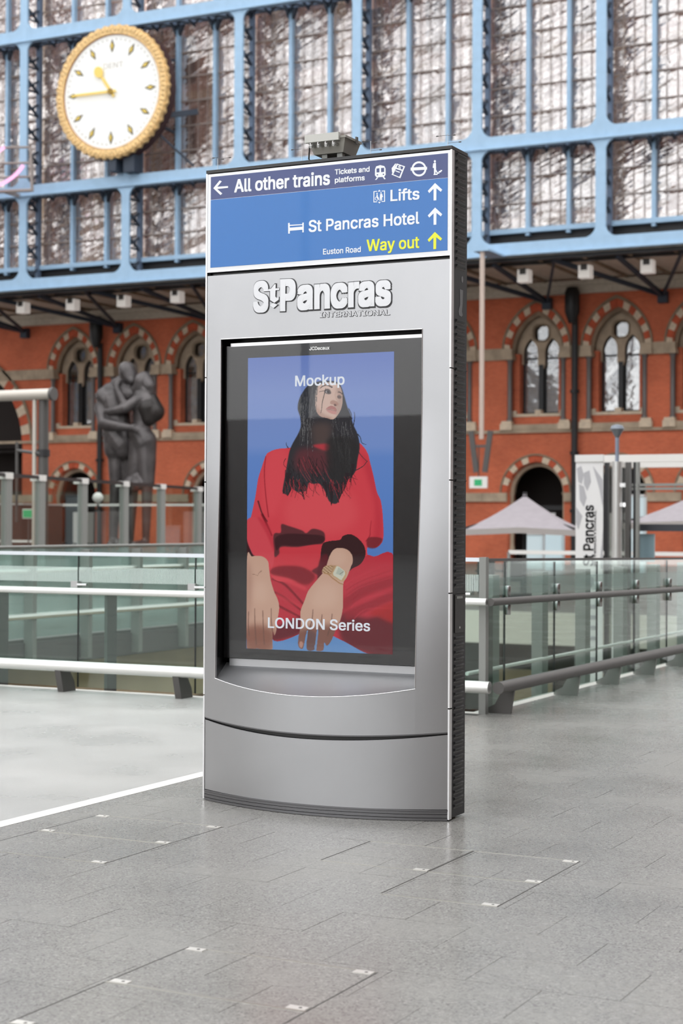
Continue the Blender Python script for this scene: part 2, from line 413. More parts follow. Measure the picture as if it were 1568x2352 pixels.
cover(-2.838, -2.345, 6.05, 6.523, 'access cover in the floor with a long dark right joint, right of centre', [(-2.38, 6.07)])

# ---------------- the void, lower level, far terrace
VX = -13.0; FY = 38.0; FZ = -.6
lf = struct('floor_left')
build(MB().box(-90, VX, 12.2, 27.8, -.35, 0).box(-90, -23.5, 27.8, FY, -.9, 0), 'slab', M_FLOORF, lf)
build(MB().box(VX-.02, VX+.04, 12.2, 27.8, -.33, -.04), 'edge_fascia', mat('grey_fascia', rgb(96, 92, 92), .5), lf)
tf = struct('floor_terrace')
build(MB().box(-90, 30, FY, 90, -1.0, FZ), 'slab', M_FLOORF, tf)
build(MB().box(-23.5, 20, FY-.06, FY, -1.35, FZ+.02), 'edge_fascia', mat('pale_fascia', rgb(196, 192, 182), .6), tf)
ll = struct('floor_lower')
build(MB().box(-40, SX+1, 12.3, FY+4, -5.8, -5.5), 'slab', mat('lower_floor', rgb(150, 138, 116), .4, noise=.15), ll)
wl_ = struct('wall_lower')
for z_, in ((-1.15,), (-1.75,), (-2.35,)): build(MB().box(VX-.3, VX-.2, 12.3, 27.8, z_, z_+.05), 'wall_rail', mat('dark_wall_rail', rgb(104, 94, 76), .6), wl_)
M_SHOP = mat('beige_shopfront', rgb(206, 190, 160), .7, noise=.12, nscale=1); M_SHOPD = mat('brown_shopfront', rgb(62, 52, 44), .7, noise=.2, nscale=.7)
build(MB().box(-30, SX+3, FY+4, FY+4.3, -5.5, -1), 'back_wall', M_SHOPD, wl_)
build(MB().box(VX-.6, VX-.3, 12.2, 28, -5.5, -.36), 'side_wall', M_SHOP, wl_)
for i in range(3):
    y = 15+i*4.2
    build(MB().box(VX-.3, VX-.25, y, y+3, -5.5, -2.6), 'shop_window', mat('shop_glass', rgb(70, 66, 60), .15), wl_)
for i in range(7):
    x = -22+i*2.6
    p = build(MB().box(x+.2, x+2.1, FY+3.8, FY+4, -3.4, -2.3), 'sign_board', M_SHOP, wl_)
    build(MB().box(x+.3, x+1.9, FY+3.85, FY+4.02, -5.5, -3.6), 'shop_window', mat('shop_glass', rgb(70, 66, 60), .15), wl_)
build(MB().box(SX+.3, SX+.6, 12.3, FY+4, -5.5, -.06), 'void_right_wall', M_SHOPD, wl_)
build(MB().box(-40, SX, 12.0, 12.25, -5.5, -.06), 'void_near_wall', M_SHOPD, wl_)

# ---------------- brick station building
BY = 87.0
WX = [-62.1, -57.6, -53.4, -49.0, -41.5, -37.0, -31.57, -27.07, -22.5]
DX = [-62.0, -52.0, -42.0, -31.6, -27.0, -21.9]
loops = [[(-75, FZ-.4), (-8, FZ-.4), (-8, 14.6), (-75, 14.6)]]
for x in WX:
    a = arch(x, 11.0, 1.56, 2.2, 8); loops.append([(x-1.56, 7.0)]+a+[(x+1.56, 7.0)])
for x in DX:
    a = arch(x, 3.3, 1.62, 1.65, 8); loops.append([(x-1.62, FZ)]+a+[(x+1.62, FZ)])
BIGX = -69.9
loops.append([(BIGX-3.9, FZ)]+arch(BIGX, 6.5, 3.9, 5.0, 10)+[(BIGX+3.9, FZ)])
wb = struct('wall_back', (0, BY, 0))
fill2d(loops, XZ, BY, BY+1.25, 'brick_face', M_BRICK, wb)
build(MB().box(-75, -8, BY+1.3, BY+1.5, 6.2, 14.6), 'room_backing', M_DARK, wb)
build(MB().box(-75, -8, BY+3.2, BY+3.4, FZ, 6.2).box(-75, -8, BY+1.3, BY+3.4, 6.1, 6.3), 'ground_backing', M_DARK, wb)
def band(z0, z1, p, m, nm, skip, hw, split=1.1):
    xs = sorted(skip); cur = -74.0; e = []
    for x in xs: e.append((cur, x-hw)); cur = x+hw
    e.append((cur, -9.0))
    for a, b in e:
        if b-a < .15: continue
        k = max(1, round((b-a)/split)); w_ = (b-a)/k
        for i in range(k): build(MB().box(a+i*w_+.01, a+(i+1)*w_-.01, BY-p, BY+.05, z0, z1), nm, m, wb)
band(10.55, 11.19, .14, M_STONE, 'band_stone', [BIGX]+WX, 1.92)
band(2.8, 3.28, .14, M_STONE, 'impost_stone', [BIGX]+DX, 1.62, 1.4)
build(MB().box(-74, -9, BY-.16, BY+.02, 6.54, 6.70), 'string_course', M_STONE, wb)
build(MB().box(-75, -8, BY-.35, BY+.1, 13.95, 14.62).box(-75, -8, BY-.6, BY+.1, 14.35, 14.62), 'cornice', M_CREAM, wb)

def voussoirs(cx, zs, hi, ho, ri, ro, n, root, y0, y1, mats):
    A = arch(cx, zs, hi, ri, n); B = arch(cx, zs, ho, ro, n)
    for i in range(2*n):
        p = [A[i], A[i+1], B[i+1], B[i]]
        c = (sum(q[0] for q in p)/4, sum(q[1] for q in p)/4)
        p = [(c[0]+(q[0]-c[0])*.97, c[1]+(q[1]-c[1])*.97) for q in p]
        m = mats[i % 2] if i < n else mats[(i+1) % 2]
        ob = build(MB().prism(p, XZ, y0, y1), 'arch_stone' if m is M_STONEL else 'arch_brick', m, root)
M_PANE = glass('window_pane', (.85, .87, .88, 1), refl=.3, rough=.03, wav=.03, wscale=.8, fres=True)
w0 = struct('window_1', (WX[0], BY, 7.0)); x = WX[0]
voussoirs(x, 11.0, 1.56, 1.9, 2.2, 2.6, 8, w0, BY-.06, BY+.3, (M_STONEL, M_RED))
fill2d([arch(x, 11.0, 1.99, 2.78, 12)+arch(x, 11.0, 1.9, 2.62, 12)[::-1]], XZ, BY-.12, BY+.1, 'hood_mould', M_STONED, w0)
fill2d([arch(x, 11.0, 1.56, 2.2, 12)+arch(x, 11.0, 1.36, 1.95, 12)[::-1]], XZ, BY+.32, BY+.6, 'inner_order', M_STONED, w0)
lan = lambda s: [(x+s*.62-.42, 10.3)]+arch(x+s*.62, 10.95, .42, .75, 6)+[(x+s*.62+.42, 10.3)]
pend = [(x+1.5, 10.3), (x+1.2, 10.1), (x+1.04, 10.3)]
outline = arch(x, 11.0, 1.5, 2.12, 12)+[(x+1.5, 10.2)]+[(x+1.06, 10.35)]
def lanc_top(s): return arch(x+s*.62, 10.95, .42, .8, 6)
out = arch(x, 11.0, 1.5, 2.12, 12)+[(x+1.5, 10.25), (x+1.04, 10.35)]+lanc_top(1)[::-1]+[(x+.2, 10.3), (x+.1, 10.0), (x-.1, 10.0), (x-.2, 10.3)]+lanc_top(-1)[::-1]+[(x-1.04, 10.35), (x-1.5, 10.25)]
quat = []
for i in range(40):
    a = 2*math.pi*i/40; quat.append((x+(.40+.06*abs(math.sin(2*a)))*math.cos(a), 12.05+(.40+.06*abs(math.sin(2*a)))*math.sin(a)))
fill2d([out, quat], XZ, BY+.75, BY+.95, 'tracery', M_STONE, w0)
r_ = [(x+(q[0]-x)*1.22, 12.05+(q[1]-12.05)*1.22) for q in quat]
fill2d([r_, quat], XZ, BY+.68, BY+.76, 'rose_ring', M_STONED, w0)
for s in (-1, 1):
    build(MB().lathe([(.17, 7.2), (.17, 7.3), (.13, 7.36), (.13, 10.35), (.2, 10.55)], (x+s*1.53, BY-.03, 0), 12), 'column_shaft', M_GRAN, w0, smooth=True)
    build(MB().box(x+s*1.66-.34, x+s*1.66+.34, BY-.3, BY+.35, 10.55, 10.78).box(x+s*1.66-.3, x+s*1.66+.3, BY-.26, BY+.3, 10.78, 11.15), 'capital', M_STONE, w0)
    build(MB().box(x+s*1.66-.34, x+s*1.66+.34, BY-.32, BY+.3, 6.70, 7.05).box(x+s*1.66-.28, x+s*1.66+.28, BY-.26, BY+.2, 7.05, 7.2), 'base_block', M_STONEL, w0)
    build(MB().box(x+s*1.3-.18, x+s*1.3+.18, BY+.4, BY+.95, 7.5, 10.9), 'brick_jamb', M_BRICK, w0)
    pn = [(x+s*.62-.4, 7.72)]+arch(x+s*.62, 10.95, .4, .7, 5)+[(x+s*.62+.4, 7.72)]
    fr = [(x+s*.62-.5, 7.6)]+arch(x+s*.62, 10.95, .5, .9, 5)+[(x+s*.62+.5, 7.6)]
    c = fill2d([fr, pn], XZ, BY+.98, BY+1.06, 'pane_frame', M_BLACK, w0)
    build(MB().prism(pn, XZ, BY+1.02, BY+1.03), 'glass_pane', M_PANE, c)
    build(MB().box(x+s*.62-.4, x+s*.62+.4, BY+.97, BY+1.05, 10.62, 10.72), 'transom', M_BLACK, c)
    build(MB().box(x+s*.62-.4, x+s*.62+.4, BY+1.07, BY+1.09, 7.7, 10.4), 'window_blind', M_CURT, w0)
build(MB().prism(circ(x, 12.05, .47, 16), XZ, BY+1.02, BY+1.03), 'rose_pane', M_PANE, w0)
build(MB().box(x-.13, x+.13, BY+.7, BY+1.05, 7.6, 10.3), 'mullion', M_BLACK, w0)
build(MB().box(x-1.5, x+1.5, BY+.25, BY+1.1, 7.44, 7.6).box(x-1.5, x-1.25, BY+.22, BY+.6, 7.6, 7.78).box(x+1.25, x+1.5, BY+.22, BY+.6, 7.6, 7.78).box(x-.17, x+.17, BY+.22, BY+.7, 7.6, 7.8), 'window_sill', M_STONEL, w0)
build(MB().box(x-1.55, x+1.55, BY+.3, BY+1.1, 7.0, 7.44), 'brick_apron', M_BRICK, w0)
build(MB().box(x-1.35, x+1.35, BY-.2, BY+.35, 6.7, 7.0), 'lower_sill', M_STONE, w0)
for i, xx in enumerate(WX[1:]):
    c = copy_tree_fast(w0); c.name = 'window_%d' % (i+2); c.location.x = xx

d0 = struct('door_1', (DX[0], BY, FZ)); x = DX[0]
voussoirs(x, 3.3, 1.62, 1.96, 1.65, 2.0, 7, d0, BY-.06, BY+.3, (M_RED, M_STONEL))
fill2d([arch(x, 3.3, 2.04, 2.1, 12)+arch(x, 3.3, 1.96, 2.01, 12)[::-1]], XZ, BY-.12, BY+.1, 'hood_mould', M_STONED, d0)
fill2d([arch(x, 3.3, 1.6, 1.62, 10)+arch(x, 3.3, 1.42, 1.42, 10)[::-1]], XZ, BY+.4, BY+.8, 'inner_order', M_STONE, d0)
for s in (-1, 1):
    build(MB().lathe([(.16, 0), (.16, .3), (.12, .4), (.12, 3.1), (.2, 3.3)], (x+s*1.52, BY+.45, 0), 10), 'column_shaft', M_STONE, d0, smooth=True)
    build(MB().box(x+s*.42-.36, x+s*.42+.36, BY+1.0, BY+1.04, FZ, 2.2), 'door_leaf', M_FRAMEAL if s > 0 else M_WHITE, d0)
build(MB().box(x-1.5, x+1.5, BY+.95, BY+1.08, 2.35, 2.6), 'door_head', M_BLACK, d0)
for i, xx in enumerate(DX[1:]):
    c = copy_tree_fast(d0); c.name = 'door_%d' % (i+2); c.location.x = xx
bd = struct('door_0', (BIGX, BY, FZ))
voussoirs(BIGX, 6.5, 3.9, 4.6, 5.0, 5.75, 12, bd, BY-.06, BY+.3, (M_RED, M_STONEL))
fill2d([arch(BIGX, 6.5, 4.75, 5.95, 12)+arch(BIGX, 6.5, 4.6, 5.75, 12)[::-1]], XZ, BY-.14, BY+.1, 'hood_mould', M_STONED, bd)

# downpipes on the wall
for x, l in ((-59.83, 'black rainwater downpipe on the brick wall between two left arched windows'), (-29.27, 'black rainwater downpipe on the brick wall between the two right arched windows'), (-39.2, 'black rainwater downpipe on the brick wall behind the totem')):
    t = thing('downpipe', (x, BY-.4, FZ), l, 'downpipe')
    build(MB().tube([(x, BY-.4, FZ), (x, BY-.4, 12.6)], .17, 10), 'pipe', M_BLACKM, t, smooth=True)
    build(MB().lathe([(.2, 12.3), (.42, 12.9), (.42, 13.9), (.3, 14.2)], (x, BY-.85, 0), 10), 'hopper', M_BLACK, t, smooth=True)
    for z in (2.2, 5.3, 8.6): build(MB().lathe([(.25, z), (.25, z+.18)], (x, BY-.4, 0), 10), 'collar', M_BLACK, t)

# ---------------- pale upper hotel facade behind the glazed screen
hw_ = struct('wall_hotel', (0, 92, 14))
build(MB().box(-90, 5, 92, 92.4, 10, 44), 'brick_face', M_BRICKP, hw_)
for z in (18.5, 23.5, 28.5, 33.5): build(MB().box(-90, 5, 91.8, 92, z, z+.5), 'stone_band', M_STONEL, hw_)
for i in range(20):
    x = -86+i*4.4
    build(MB().box(x, x+.7, 91.7, 92, 14.6, 42), 'pilaster', M_STONEL if i % 2 else M_STONE, hw_)
    for z in (15.3, 19.6, 24.6, 29.6): build(MB().box(x+1.6, x+3.2, 91.9, 92, z, z+3), 'dark_window', mat('dull_window', rgb(88, 84, 86), .3), hw_)

# ---------------- blue iron and glass gable screen
GY = 78.0; CX = [-80.2, -73.3, -66.3, -59.27, -52.3, -45.15, -38.16, -31.5, -25.11, -18.6]
BZ = [(14.8, 15.38), (20.12, 20.7), (28.95, 29.6), (38.5, 39.2)]
ws = struct('wall_glazed', (0, GY, 14.8))
for x in CX:
    build(MB().box(x-.25, x+.25, GY, GY+.16, 14.8, 39), 'front_column', M_BLUE, ws)
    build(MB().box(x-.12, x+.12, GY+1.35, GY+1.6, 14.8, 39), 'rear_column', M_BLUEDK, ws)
    mb = MB(); z = 15.4; s = 1
    while z < 36:
        mb.beam((x, GY+.16, z), (x, GY+1.4, z+.72), .09, .14, (1, 0, 0)); mb.beam((x, GY+1.4, z), (x, GY+.16, z+.72), .09, .14, (1, 0, 0))
        mb.beam((x, GY+.1, z), (x, GY+1.4, z), .06, .1); mb.lathe([(.2, z+.3), (.2, z+.42)], (x, GY+.78, 0), 6)
        z += 1.36
    build(mb, 'column_lattice', M_LATT, ws)
for i, (a, b) in enumerate(BZ):
    for j in range(len(CX)-1):
        x0, x1 = CX[j], CX[j+1]
        build(MB().box(x0+.25, x1-.25, GY+.01, GY+.15, a, b), 'front_beam', M_BLUE, ws)
        build(MB().box(x0, x1, GY-.12, GY+.3, a-.06, a+.02), 'beam_flange', M_BLUE, ws)
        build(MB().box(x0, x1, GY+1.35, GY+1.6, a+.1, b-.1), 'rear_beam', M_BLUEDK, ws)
        mb = MB(); n_ = 6; st = (x1-x0)/n_
        for q in range(n_):
            mb.beam((x0+q*st, GY+.1, a+.05), (x0+(q+1)*st, GY+1.4, a+.05), .1, .12); mb.beam((x0+q*st, GY+1.4, a+.05), (x0+(q+1)*st, GY+.1, a+.05), .1, .12)
            mb.beam((x0+q*st, GY+.1, a+.3), (x0+q*st, GY+1.4, a-.1), .08, .12)
        build(mb, 'beam_lattice', M_LATT, ws)
# rounded gussets in the corners of every opening
R_ = .6
gp = [(0, 0), (R_, 0)]+[(R_-R_*math.sin(t*math.pi/12), R_-R_*math.cos(t*math.pi/12)) for t in range(1, 6)]+[(0, R_)]
GUS = {}
for sx in (1, -1):
    for sz in (1, -1):
        GUS[(sx, sz)] = MB().prism([(sx*u, sz*v) for u, v in gp], XZ, .0, .14).mesh('gusset', M_BLUE)
for j in range(len(CX)-1):
    for i in range(3):
        for sx, xx in ((1, CX[j]+.24), (-1, CX[j+1]-.24)):
            for sz, zz in ((1, BZ[i][1]-.01), (-1, BZ[i+1][0]-.05)):
                link('gusset', GUS[(sx, sz)], ws, (xx, .005, zz-14.8))
# glazing plane
M_SCR = glass('screen_glazing', (.80, .74, .72, 1), refl=.52, rough=.05, wav=.5, wscale=.62, stretch=(.32, 1, 1.25), fres=False, body=.16, bodycol=rgb(196, 170, 160), tilt=.42)
ZR = [(16.35, [16.35+1.3*k for k in range(1, 3)], 20.3), (20.8, [20.8+1.36*k for k in range(1, 6)], 29.15), (29.7, [29.7+1.36*k for k in range(1, 7)], 38.6)]
npn = 0; bars = MB(); PM = {}
for j in range(len(CX)-1):
    x0, x1 = CX[j], CX[j+1]; st = (x1-x0)/3
    for (z0, zs_, z1) in ZR:
        for q in (1, 2):
            xm = x0+q*st
            build(MB().box(xm-.1, xm+.1, GY+1.5, GY+1.8, z0-.4, z1+.1), 'mullion', M_BLUE, ws)
            build(MB().prism([(-.1, 0), (-.45, 0), (-.12, -.75)], lambda u, v, d: (xm+u, GY+d, z1+v+.1), 1.4, 1.7).prism([(.1, 0), (.45, 0), (.12, -.75)], lambda u, v, d: (xm+u, GY+d, z1+v+.1), 1.4, 1.7), 'mullion_bracket', M_LATT, ws)
        for z in zs_: bars.box(x0, x1, GY+1.74, GY+1.82, z-.03, z+.03)
        for q in range(12):
            xm = x0+(x1-x0)*q/12; bars.box(xm-.014, xm+.014, GY+1.76, GY+1.8, z0, z1)
        zz = [z0]+zs_+[z1]
        for q in range(3):
            for a, b in zip(zz[:-1], zz[1:]):
                key = (round(st, 3), round(b-a, 2))
                if key not in PM: PM[key] = MB().box(-st/2+.02, st/2-.02, -.01, .01, -(b-a)/2+.01, (b-a)/2-.01).mesh('glass_pane', M_SCR)
                o = link('glass_pane', PM[key], ws, (x0+(q+.5)*st, 1.9+random.uniform(-.01, .01), (a+b)/2-14.8))
                o.rotation_euler = (random.gauss(0, .012), 0, random.gauss(0, .012)); npn += 1
    build(MB().box(x0+.1, x1-.1, GY+1.45, GY+1.75, 16.1, 16.34), 'inner_rail', M_BLUE, ws)
    build(MB().box(x0, x1, GY+1.85, GY+1.95, 14.8, 16.3), 'kick_panel', M_BLACKM, ws)
build(bars, 'glazing_bars', M_GBAR, ws)['kind'] = 'stuff'

# soffit between screen and brick building
sf = struct('ceiling', (0, GY, 14.7))
build(MB().box(-75, -8, GY+.4, BY+.3, 14.72, 14.8), 'soffit', M_CREAM, sf)
for y in (GY+.4, GY+1.6): build(MB().box(-75, -8, y, y+.3, 14.52, 14.72), 'soffit_beam', M_BLACKM, sf)
for i in range(28):
    x = -72+i*2.28; build(MB().box(x, x+.14, GY+.7, BY-.3, 14.58, 14.72), 'soffit_joist', M_STONED, sf)
for x in [c+.6 for c in CX]:
    mb = MB().beam((x-3.3, GY+.8, 14.55), (x, BY-.25, 13.6), .16, .22).beam((x+3.2, GY+.8, 14.55), (x, BY-.25, 13.6), .12, .18).beam((x, GY+.8, 14.5), (x, BY-.25, 13.6), .16, .22)
    mb.box(x-.25, x+.25, BY-.4, BY, 13.2, 13.8)
    build(mb, 'soffit_strut', M_LATT, sf)

# ---------------- train shed roof, side walls and far end (seen in reflections, filters the daylight)
RC, RHW, RZ0, RAP = -31.0, 46.0, 9.0, 33.0
prof = arch(RC, RZ0, RHW, RAP-RZ0, 14)
rf = struct('roof', (RC, 0, RZ0))
rib = MB()
for a, b in zip(prof[:-1], prof[1:]): rib.beam((a[0], 0, a[1]), (b[0], 0, b[1]), .35, 1.1, (0, 1, 0))
RIB = rib.mesh('roof_rib', M_BLUEDK, (RC, 0, RZ0))
for k in range(15): link('roof_rib', RIB, rf, (0, -62+10*k, 0))
for i in range(1, len(prof)-1):
    p = prof[i]; build(MB().box(p[0]-.15, p[0]+.15, -62, GY, p[1]-.2, p[1]+.2), 'roof_purlin', M_BLUEDK, rf)
M_SLATE = mat('roof_boarding', rgb(150, 132, 118), .8)
for i, (a, b) in enumerate(zip(prof[:-1], prof[1:])):
    full = i < 4 or i >= len(prof)-5
    if full:
        build(MB().add([(a[0], -62, a[1]), (a[0], GY, a[1]), (b[0], GY, b[1]), (b[0], -62, b[1])], [(0, 1, 2, 3)]) or None, 'roof_boards', M_SLATE, rf) if False else None
        mb = MB(); mb.add([(a[0], -62, a[1]), (a[0], GY, a[1]), (b[0], GY, b[1]), (b[0], -62, b[1]), (a[0], -62, a[1]+.2), (a[0], GY, a[1]+.2), (b[0], GY, b[1]+.2), (b[0], -62, b[1]+.2)], [(0, 1, 2, 3), (7, 6, 5, 4)]); build(mb, 'roof_boards', M_SLATE, rf)
    else:
        mb = MB(); y = -62
        while y < GY:
            mb.add([(a[0], y, a[1]), (a[0], y+.8, a[1]), (b[0], y+.8, b[1]), (b[0], y, b[1])], [(0, 1, 2, 3)]); y += 3.3
        build(mb, 'roof_gutters', M_SLATE, rf, fix=False)
sw = struct('wall_left', (-77, 0, 0)); build(MB().box(-77.5, -77, -62, BY, FZ, 8), 'brick_face', M_BRICKD, sw)
for i in range(14): build(MB().prism([(u, v) for u, v in ([(-3, 1)]+arch(0, 4.5, 3, 2.6, 6)+[(3, 1)])], lambda u, v, d: (d, -56+i*10+u, v), -76.98, -76.9), 'blind_arch', M_STONED, sw)
rw = struct('wall_right', (15, 0, 0)); build(MB().box(15, 15.5, -62, BY, 0, 9), 'brick_face', M_BRICKD, rw)
nw = struct('wall_front', (0, -62, 0)); build(MB().box(-77, 15, -62.5, -62, 0, 7), 'brick_face', M_BRICKD, nw)
for i in range(11): build(MB().box(-77+i*9, -76.6+i*9, -62.2, -62, 7, 30), 'end_mullion', M_BLUEDK, nw)

# ================================================================== BALUSTRADES
M_FROST = glass('frosted_band', (.86, .93, .91, 1), refl=.05, body=.30, bodycol=rgb(190, 212, 208))
M_GREEN = glass('green_tinted_glass', (.86, .94, .91, 1), refl=.05, body=.015, bodycol=rgb(170, 205, 190))
def frit_mat():
    m = glass('white_striped_frit', (.86, .94, .91, 1), refl=.05)
    n = m.node_tree.nodes; l = m.node_tree.links
    out = [x for x in n if x.type == 'OUTPUT_MATERIAL'][0]; src = out.inputs[0].links[0].from_socket
    g = n.new('ShaderNodeNewGeometry'); sx = n.new('ShaderNodeSeparateXYZ'); l.new(g.outputs['Position'], sx.inputs[0])
    a = n.new('ShaderNodeMath'); a.operation = 'MULTIPLY'; a.inputs[1].default_value = 1/.0145; l.new(sx.outputs['X'], a.inputs[0])
    b = n.new('ShaderNodeMath'); b.operation = 'FRACT'; l.new(a.outputs[0], b.inputs[0])
    c = n.new('ShaderNodeMath'); c.operation = 'LESS_THAN'; c.inputs[1].default_value = .5; l.new(b.outputs[0], c.inputs[0])
    d = n.new('ShaderNodeMath'); d.operation = 'MULTIPLY'; d.inputs[1].default_value = .8; l.new(c.outputs[0], d.inputs[0])
    df = n.new('ShaderNodeBsdfDiffuse'); df.inputs[0].default_value = rgb(226, 236, 232)
    mx = n.new('ShaderNodeMixShader'); l.new(d.outputs[0], mx.inputs[0]); l.new(src, mx.inputs[1]); l.new(df.outputs[0], mx.inputs[2]); l.new(mx.outputs[0], out.inputs[0])
    return m
M_FRIT = frit_mat()
GYL = 12.2
t = thing('glass_balustrade', (SX, GYL, 0), 'glass balustrade with striped band and three bright steel rails, left of the totem', 'balustrade')
build(MB().box(-14, SX, GYL-.02, GYL+.02, 1.175, 1.205), 'top_rail', mat('top_cap_rail', rgb(222, 228, 234), .35, .6), t)
build(MB().tube([(-14, GYL-.09, .868), (SX+.06, GYL-.09, .868)], .03, 14), 'handrail', M_RAIL, t, smooth=True)
build(MB().tube([(-14, GYL-.2, .225), (SX+.13, GYL-.2, .225)], .047, 14), 'kick_rail', M_RAIL, t, smooth=True)
xs = [SX-.04]+[-6.25-1.193*i for i in range(0, 7)]
xs[0] = -5.06
xs = [SX-.01, -5.06-.0]+[-6.255-1.193*i for i in range(7)]
for a, b in zip(xs[:-1], xs[1:]):
    p = build(MB().box(b+.006, a-.006, GYL-.006, GYL+.006, .03, 1.175), 'glass_panel', M_GREEN, t)
    build(MB().box(b+.006, a-.006, GYL-.009, GYL-.0065, .945, 1.075), 'frit_band', M_FRIT, p)
    build(MB().box(b-.004, b+.004, GYL-.008, GYL+.008, .03, 1.17), 'joint_seal', M_BLACK, t)
bp = [(0, 0), (-.17, 0), (-.185, .02), (-.19, .1), (-.235, .2), (-.2, .225), (-.16, .2), (-.13, .12), (-.06, .05), (0, .03)]
for i in range(7):
    x = xs[1]-.055-1.193*i+.0
    br = MB().prism([(GYL+.02+u, v) for u, v in [(-.02, 0), (-.2, 0), (-.25, .19), (-.17, .21), (-.1, .17), (-.04, .08)]], lambda u, v, d: (d, u, v), x-.03, x+.03)
    build(br, 'rail_bracket', M_POSTD, t)
    xx = xs[1]-1.193*i
    build(MB().box(xx-.05, xx+.02, GYL-.05, GYL+.02, .9, .955).tube([(xx+.02, GYL-.05, .925), (xx+.12, GYL-.05, .925)], .012, 8), 'glass_clamp', M_STEEL, t)
    build(MB().box(xx-.06+.16, xx+.13, GYL+.25, GYL+.4, -.7, .84), 'support_fin', M_POSTD, t)
# run along +Y at X = SX
t = thing('glass_balustrade', (SX, GYL, 0), 'glass balustrade with frosted band and steel rails in a painted shade tone running away right of the totem', 'balustrade')
Y1 = 25.5; dz = lambda y: -.0135*(y-GYL)
def railY(y0, y1, x, z, w_, h_, nm, m, k=1):
    return build(MB().beam((x, y0, z+k*dz(y0)), (x, y1, z+k*dz(y1)), w_, h_), nm, m, t)
railY(GYL, Y1, SX, 1.19, .03, .022, 'top_rail', M_POSTD)
build(MB().tube([(SX+.09, GYL-.09, .868), (SX+.09, Y1, .868+dz(Y1))], .03, 14), 'handrail', M_POSTD, t, smooth=True)  # handrail and kick rail: left run's steel, shade put into a darker colour
build(MB().tube([(SX+.2, GYL-.2, .225), (SX+.2, Y1, .225+.4*dz(Y1))], .047, 14), 'kick_rail', M_POSTD, t, smooth=True)
build(MB().tube([(SX-.2, GYL+.15, .29), (SX-.2, Y1, .27)], .016, 8), 'rear_tube', M_WHITE, t)
build(MB().box(SX-.028, SX+.028, GYL-.03, GYL+.03, 0, 1.21), 'corner_post', M_POST, t)
ys = [GYL+.03, 12.64]+[13.829+1.173*i for i in range(10)]
for a, b in zip(ys[:-1], ys[1:]):
    p = build(MB().add([(SX-.006, a+.006, .03), (SX+.006, a+.006, .03), (SX+.006, b-.006, .03), (SX-.006, b-.006, .03)]+[(SX+s*.006, y, 1.18+dz(y)) for s, y in ((-1, a+.006), (1, a+.006), (1, b-.006), (-1, b-.006))], [(0, 3, 2, 1), (4, 5, 6, 7), (0, 1, 5, 4), (1, 2, 6, 5), (2, 3, 7, 6), (3, 0, 4, 7)]) or None, 'glass_panel', M_GREEN, t) if False else None
    mb = MB(); mb.add([(SX-.006, a+.006, .03), (SX+.006, a+.006, .03), (SX+.006, b-.006, .03), (SX-.006, b-.006, .03)]+[(SX+s*.006, y, 1.18+dz(y)) for s, y in ((-1, a+.006), (1, a+.006), (1, b-.006), (-1, b-.006))], [(0, 3, 2, 1), (4, 5, 6, 7), (0, 1, 5, 4), (1, 2, 6, 5), (2, 3, 7, 6), (3, 0, 4, 7)])
    p = build(mb, 'glass_panel', M_GREEN, t)
    mb = MB(); mb.add([(SX+.0075, a+.006, .91+dz(a)), (SX+.0075, b-.006, .91+dz(b)), (SX+.0075, b-.006, 1.05+dz(b)), (SX+.0075, a+.006, 1.05+dz(a))], [(0, 1, 2, 3)])
    build(mb, 'frosted_band', M_FROST, p)
    build(MB().box(SX-.008, SX+.008, b-.004, b+.004, .03, 1.17+dz(b)), 'joint_seal', M_BLACK, t)
    for z in (.868+.07, .868-.07):
        build(MB().lathe([(.02, z-.045+dz(b)), (.024, z-.04+dz(b)), (.024, z+.04+dz(b)), (.02, z+.045+dz(b))], (SX+.03, b, 0), 10), 'glass_clamp', M_STEEL, t, smooth=True)
for i in range(11):
    y = 12.72+1.173*i if i else 12.62
    if i == 0: y = 12.3
    mb = MB().prism([(SX+u, v) for u, v in [(-.02, 0), (.19, 0), (.22, .19), (.17, .21), (.12, .18), (.06, .07), (-.02, .03)]], XZ, y-.012, y+.012)
    build(mb, 'rail_bracket', M_POST if i else M_POSTD, t)
for i in range(9):
    y = 12.95+1.19*i
    build(MB().box(SX-.3, SX-.2, y-.05, y+.1, -1.2, 1.05), 'support_fin', M_POST, t)

# balustrade on the far-left side of the void
t = thing('glass_balustrade', (VX, 14, 0), 'green glass balustrade with pale rails across the void, seen through the near glass', 'balustrade')
GL = lambda z: z
build(MB().tube([(VX, 13.5, 1.16), (VX, 27.8, 1.16)], .02, 8), 'top_rail', M_POST, t)
build(MB().tube([(VX+.1, 13.5, .86), (VX+.1, 27.8, .86)], .03, 8), 'handrail', M_RAIL, t)
build(MB().tube([(VX+.15, 13.5, .3), (VX+.15, 27.8, .3)], .04, 8), 'kick_rail', M_RAIL, t)
for i in range(12):
    y = 13.6+1.2*i
    build(MB().box(VX-.006, VX+.006, y+.01, y+1.19, .02, 1.15), 'glass_panel', M_FROST, t)
    build(MB().box(VX+.02, VX+.16, y-.04, y+.04, -.3, 1.12), 'support_fin', M_POST, t)

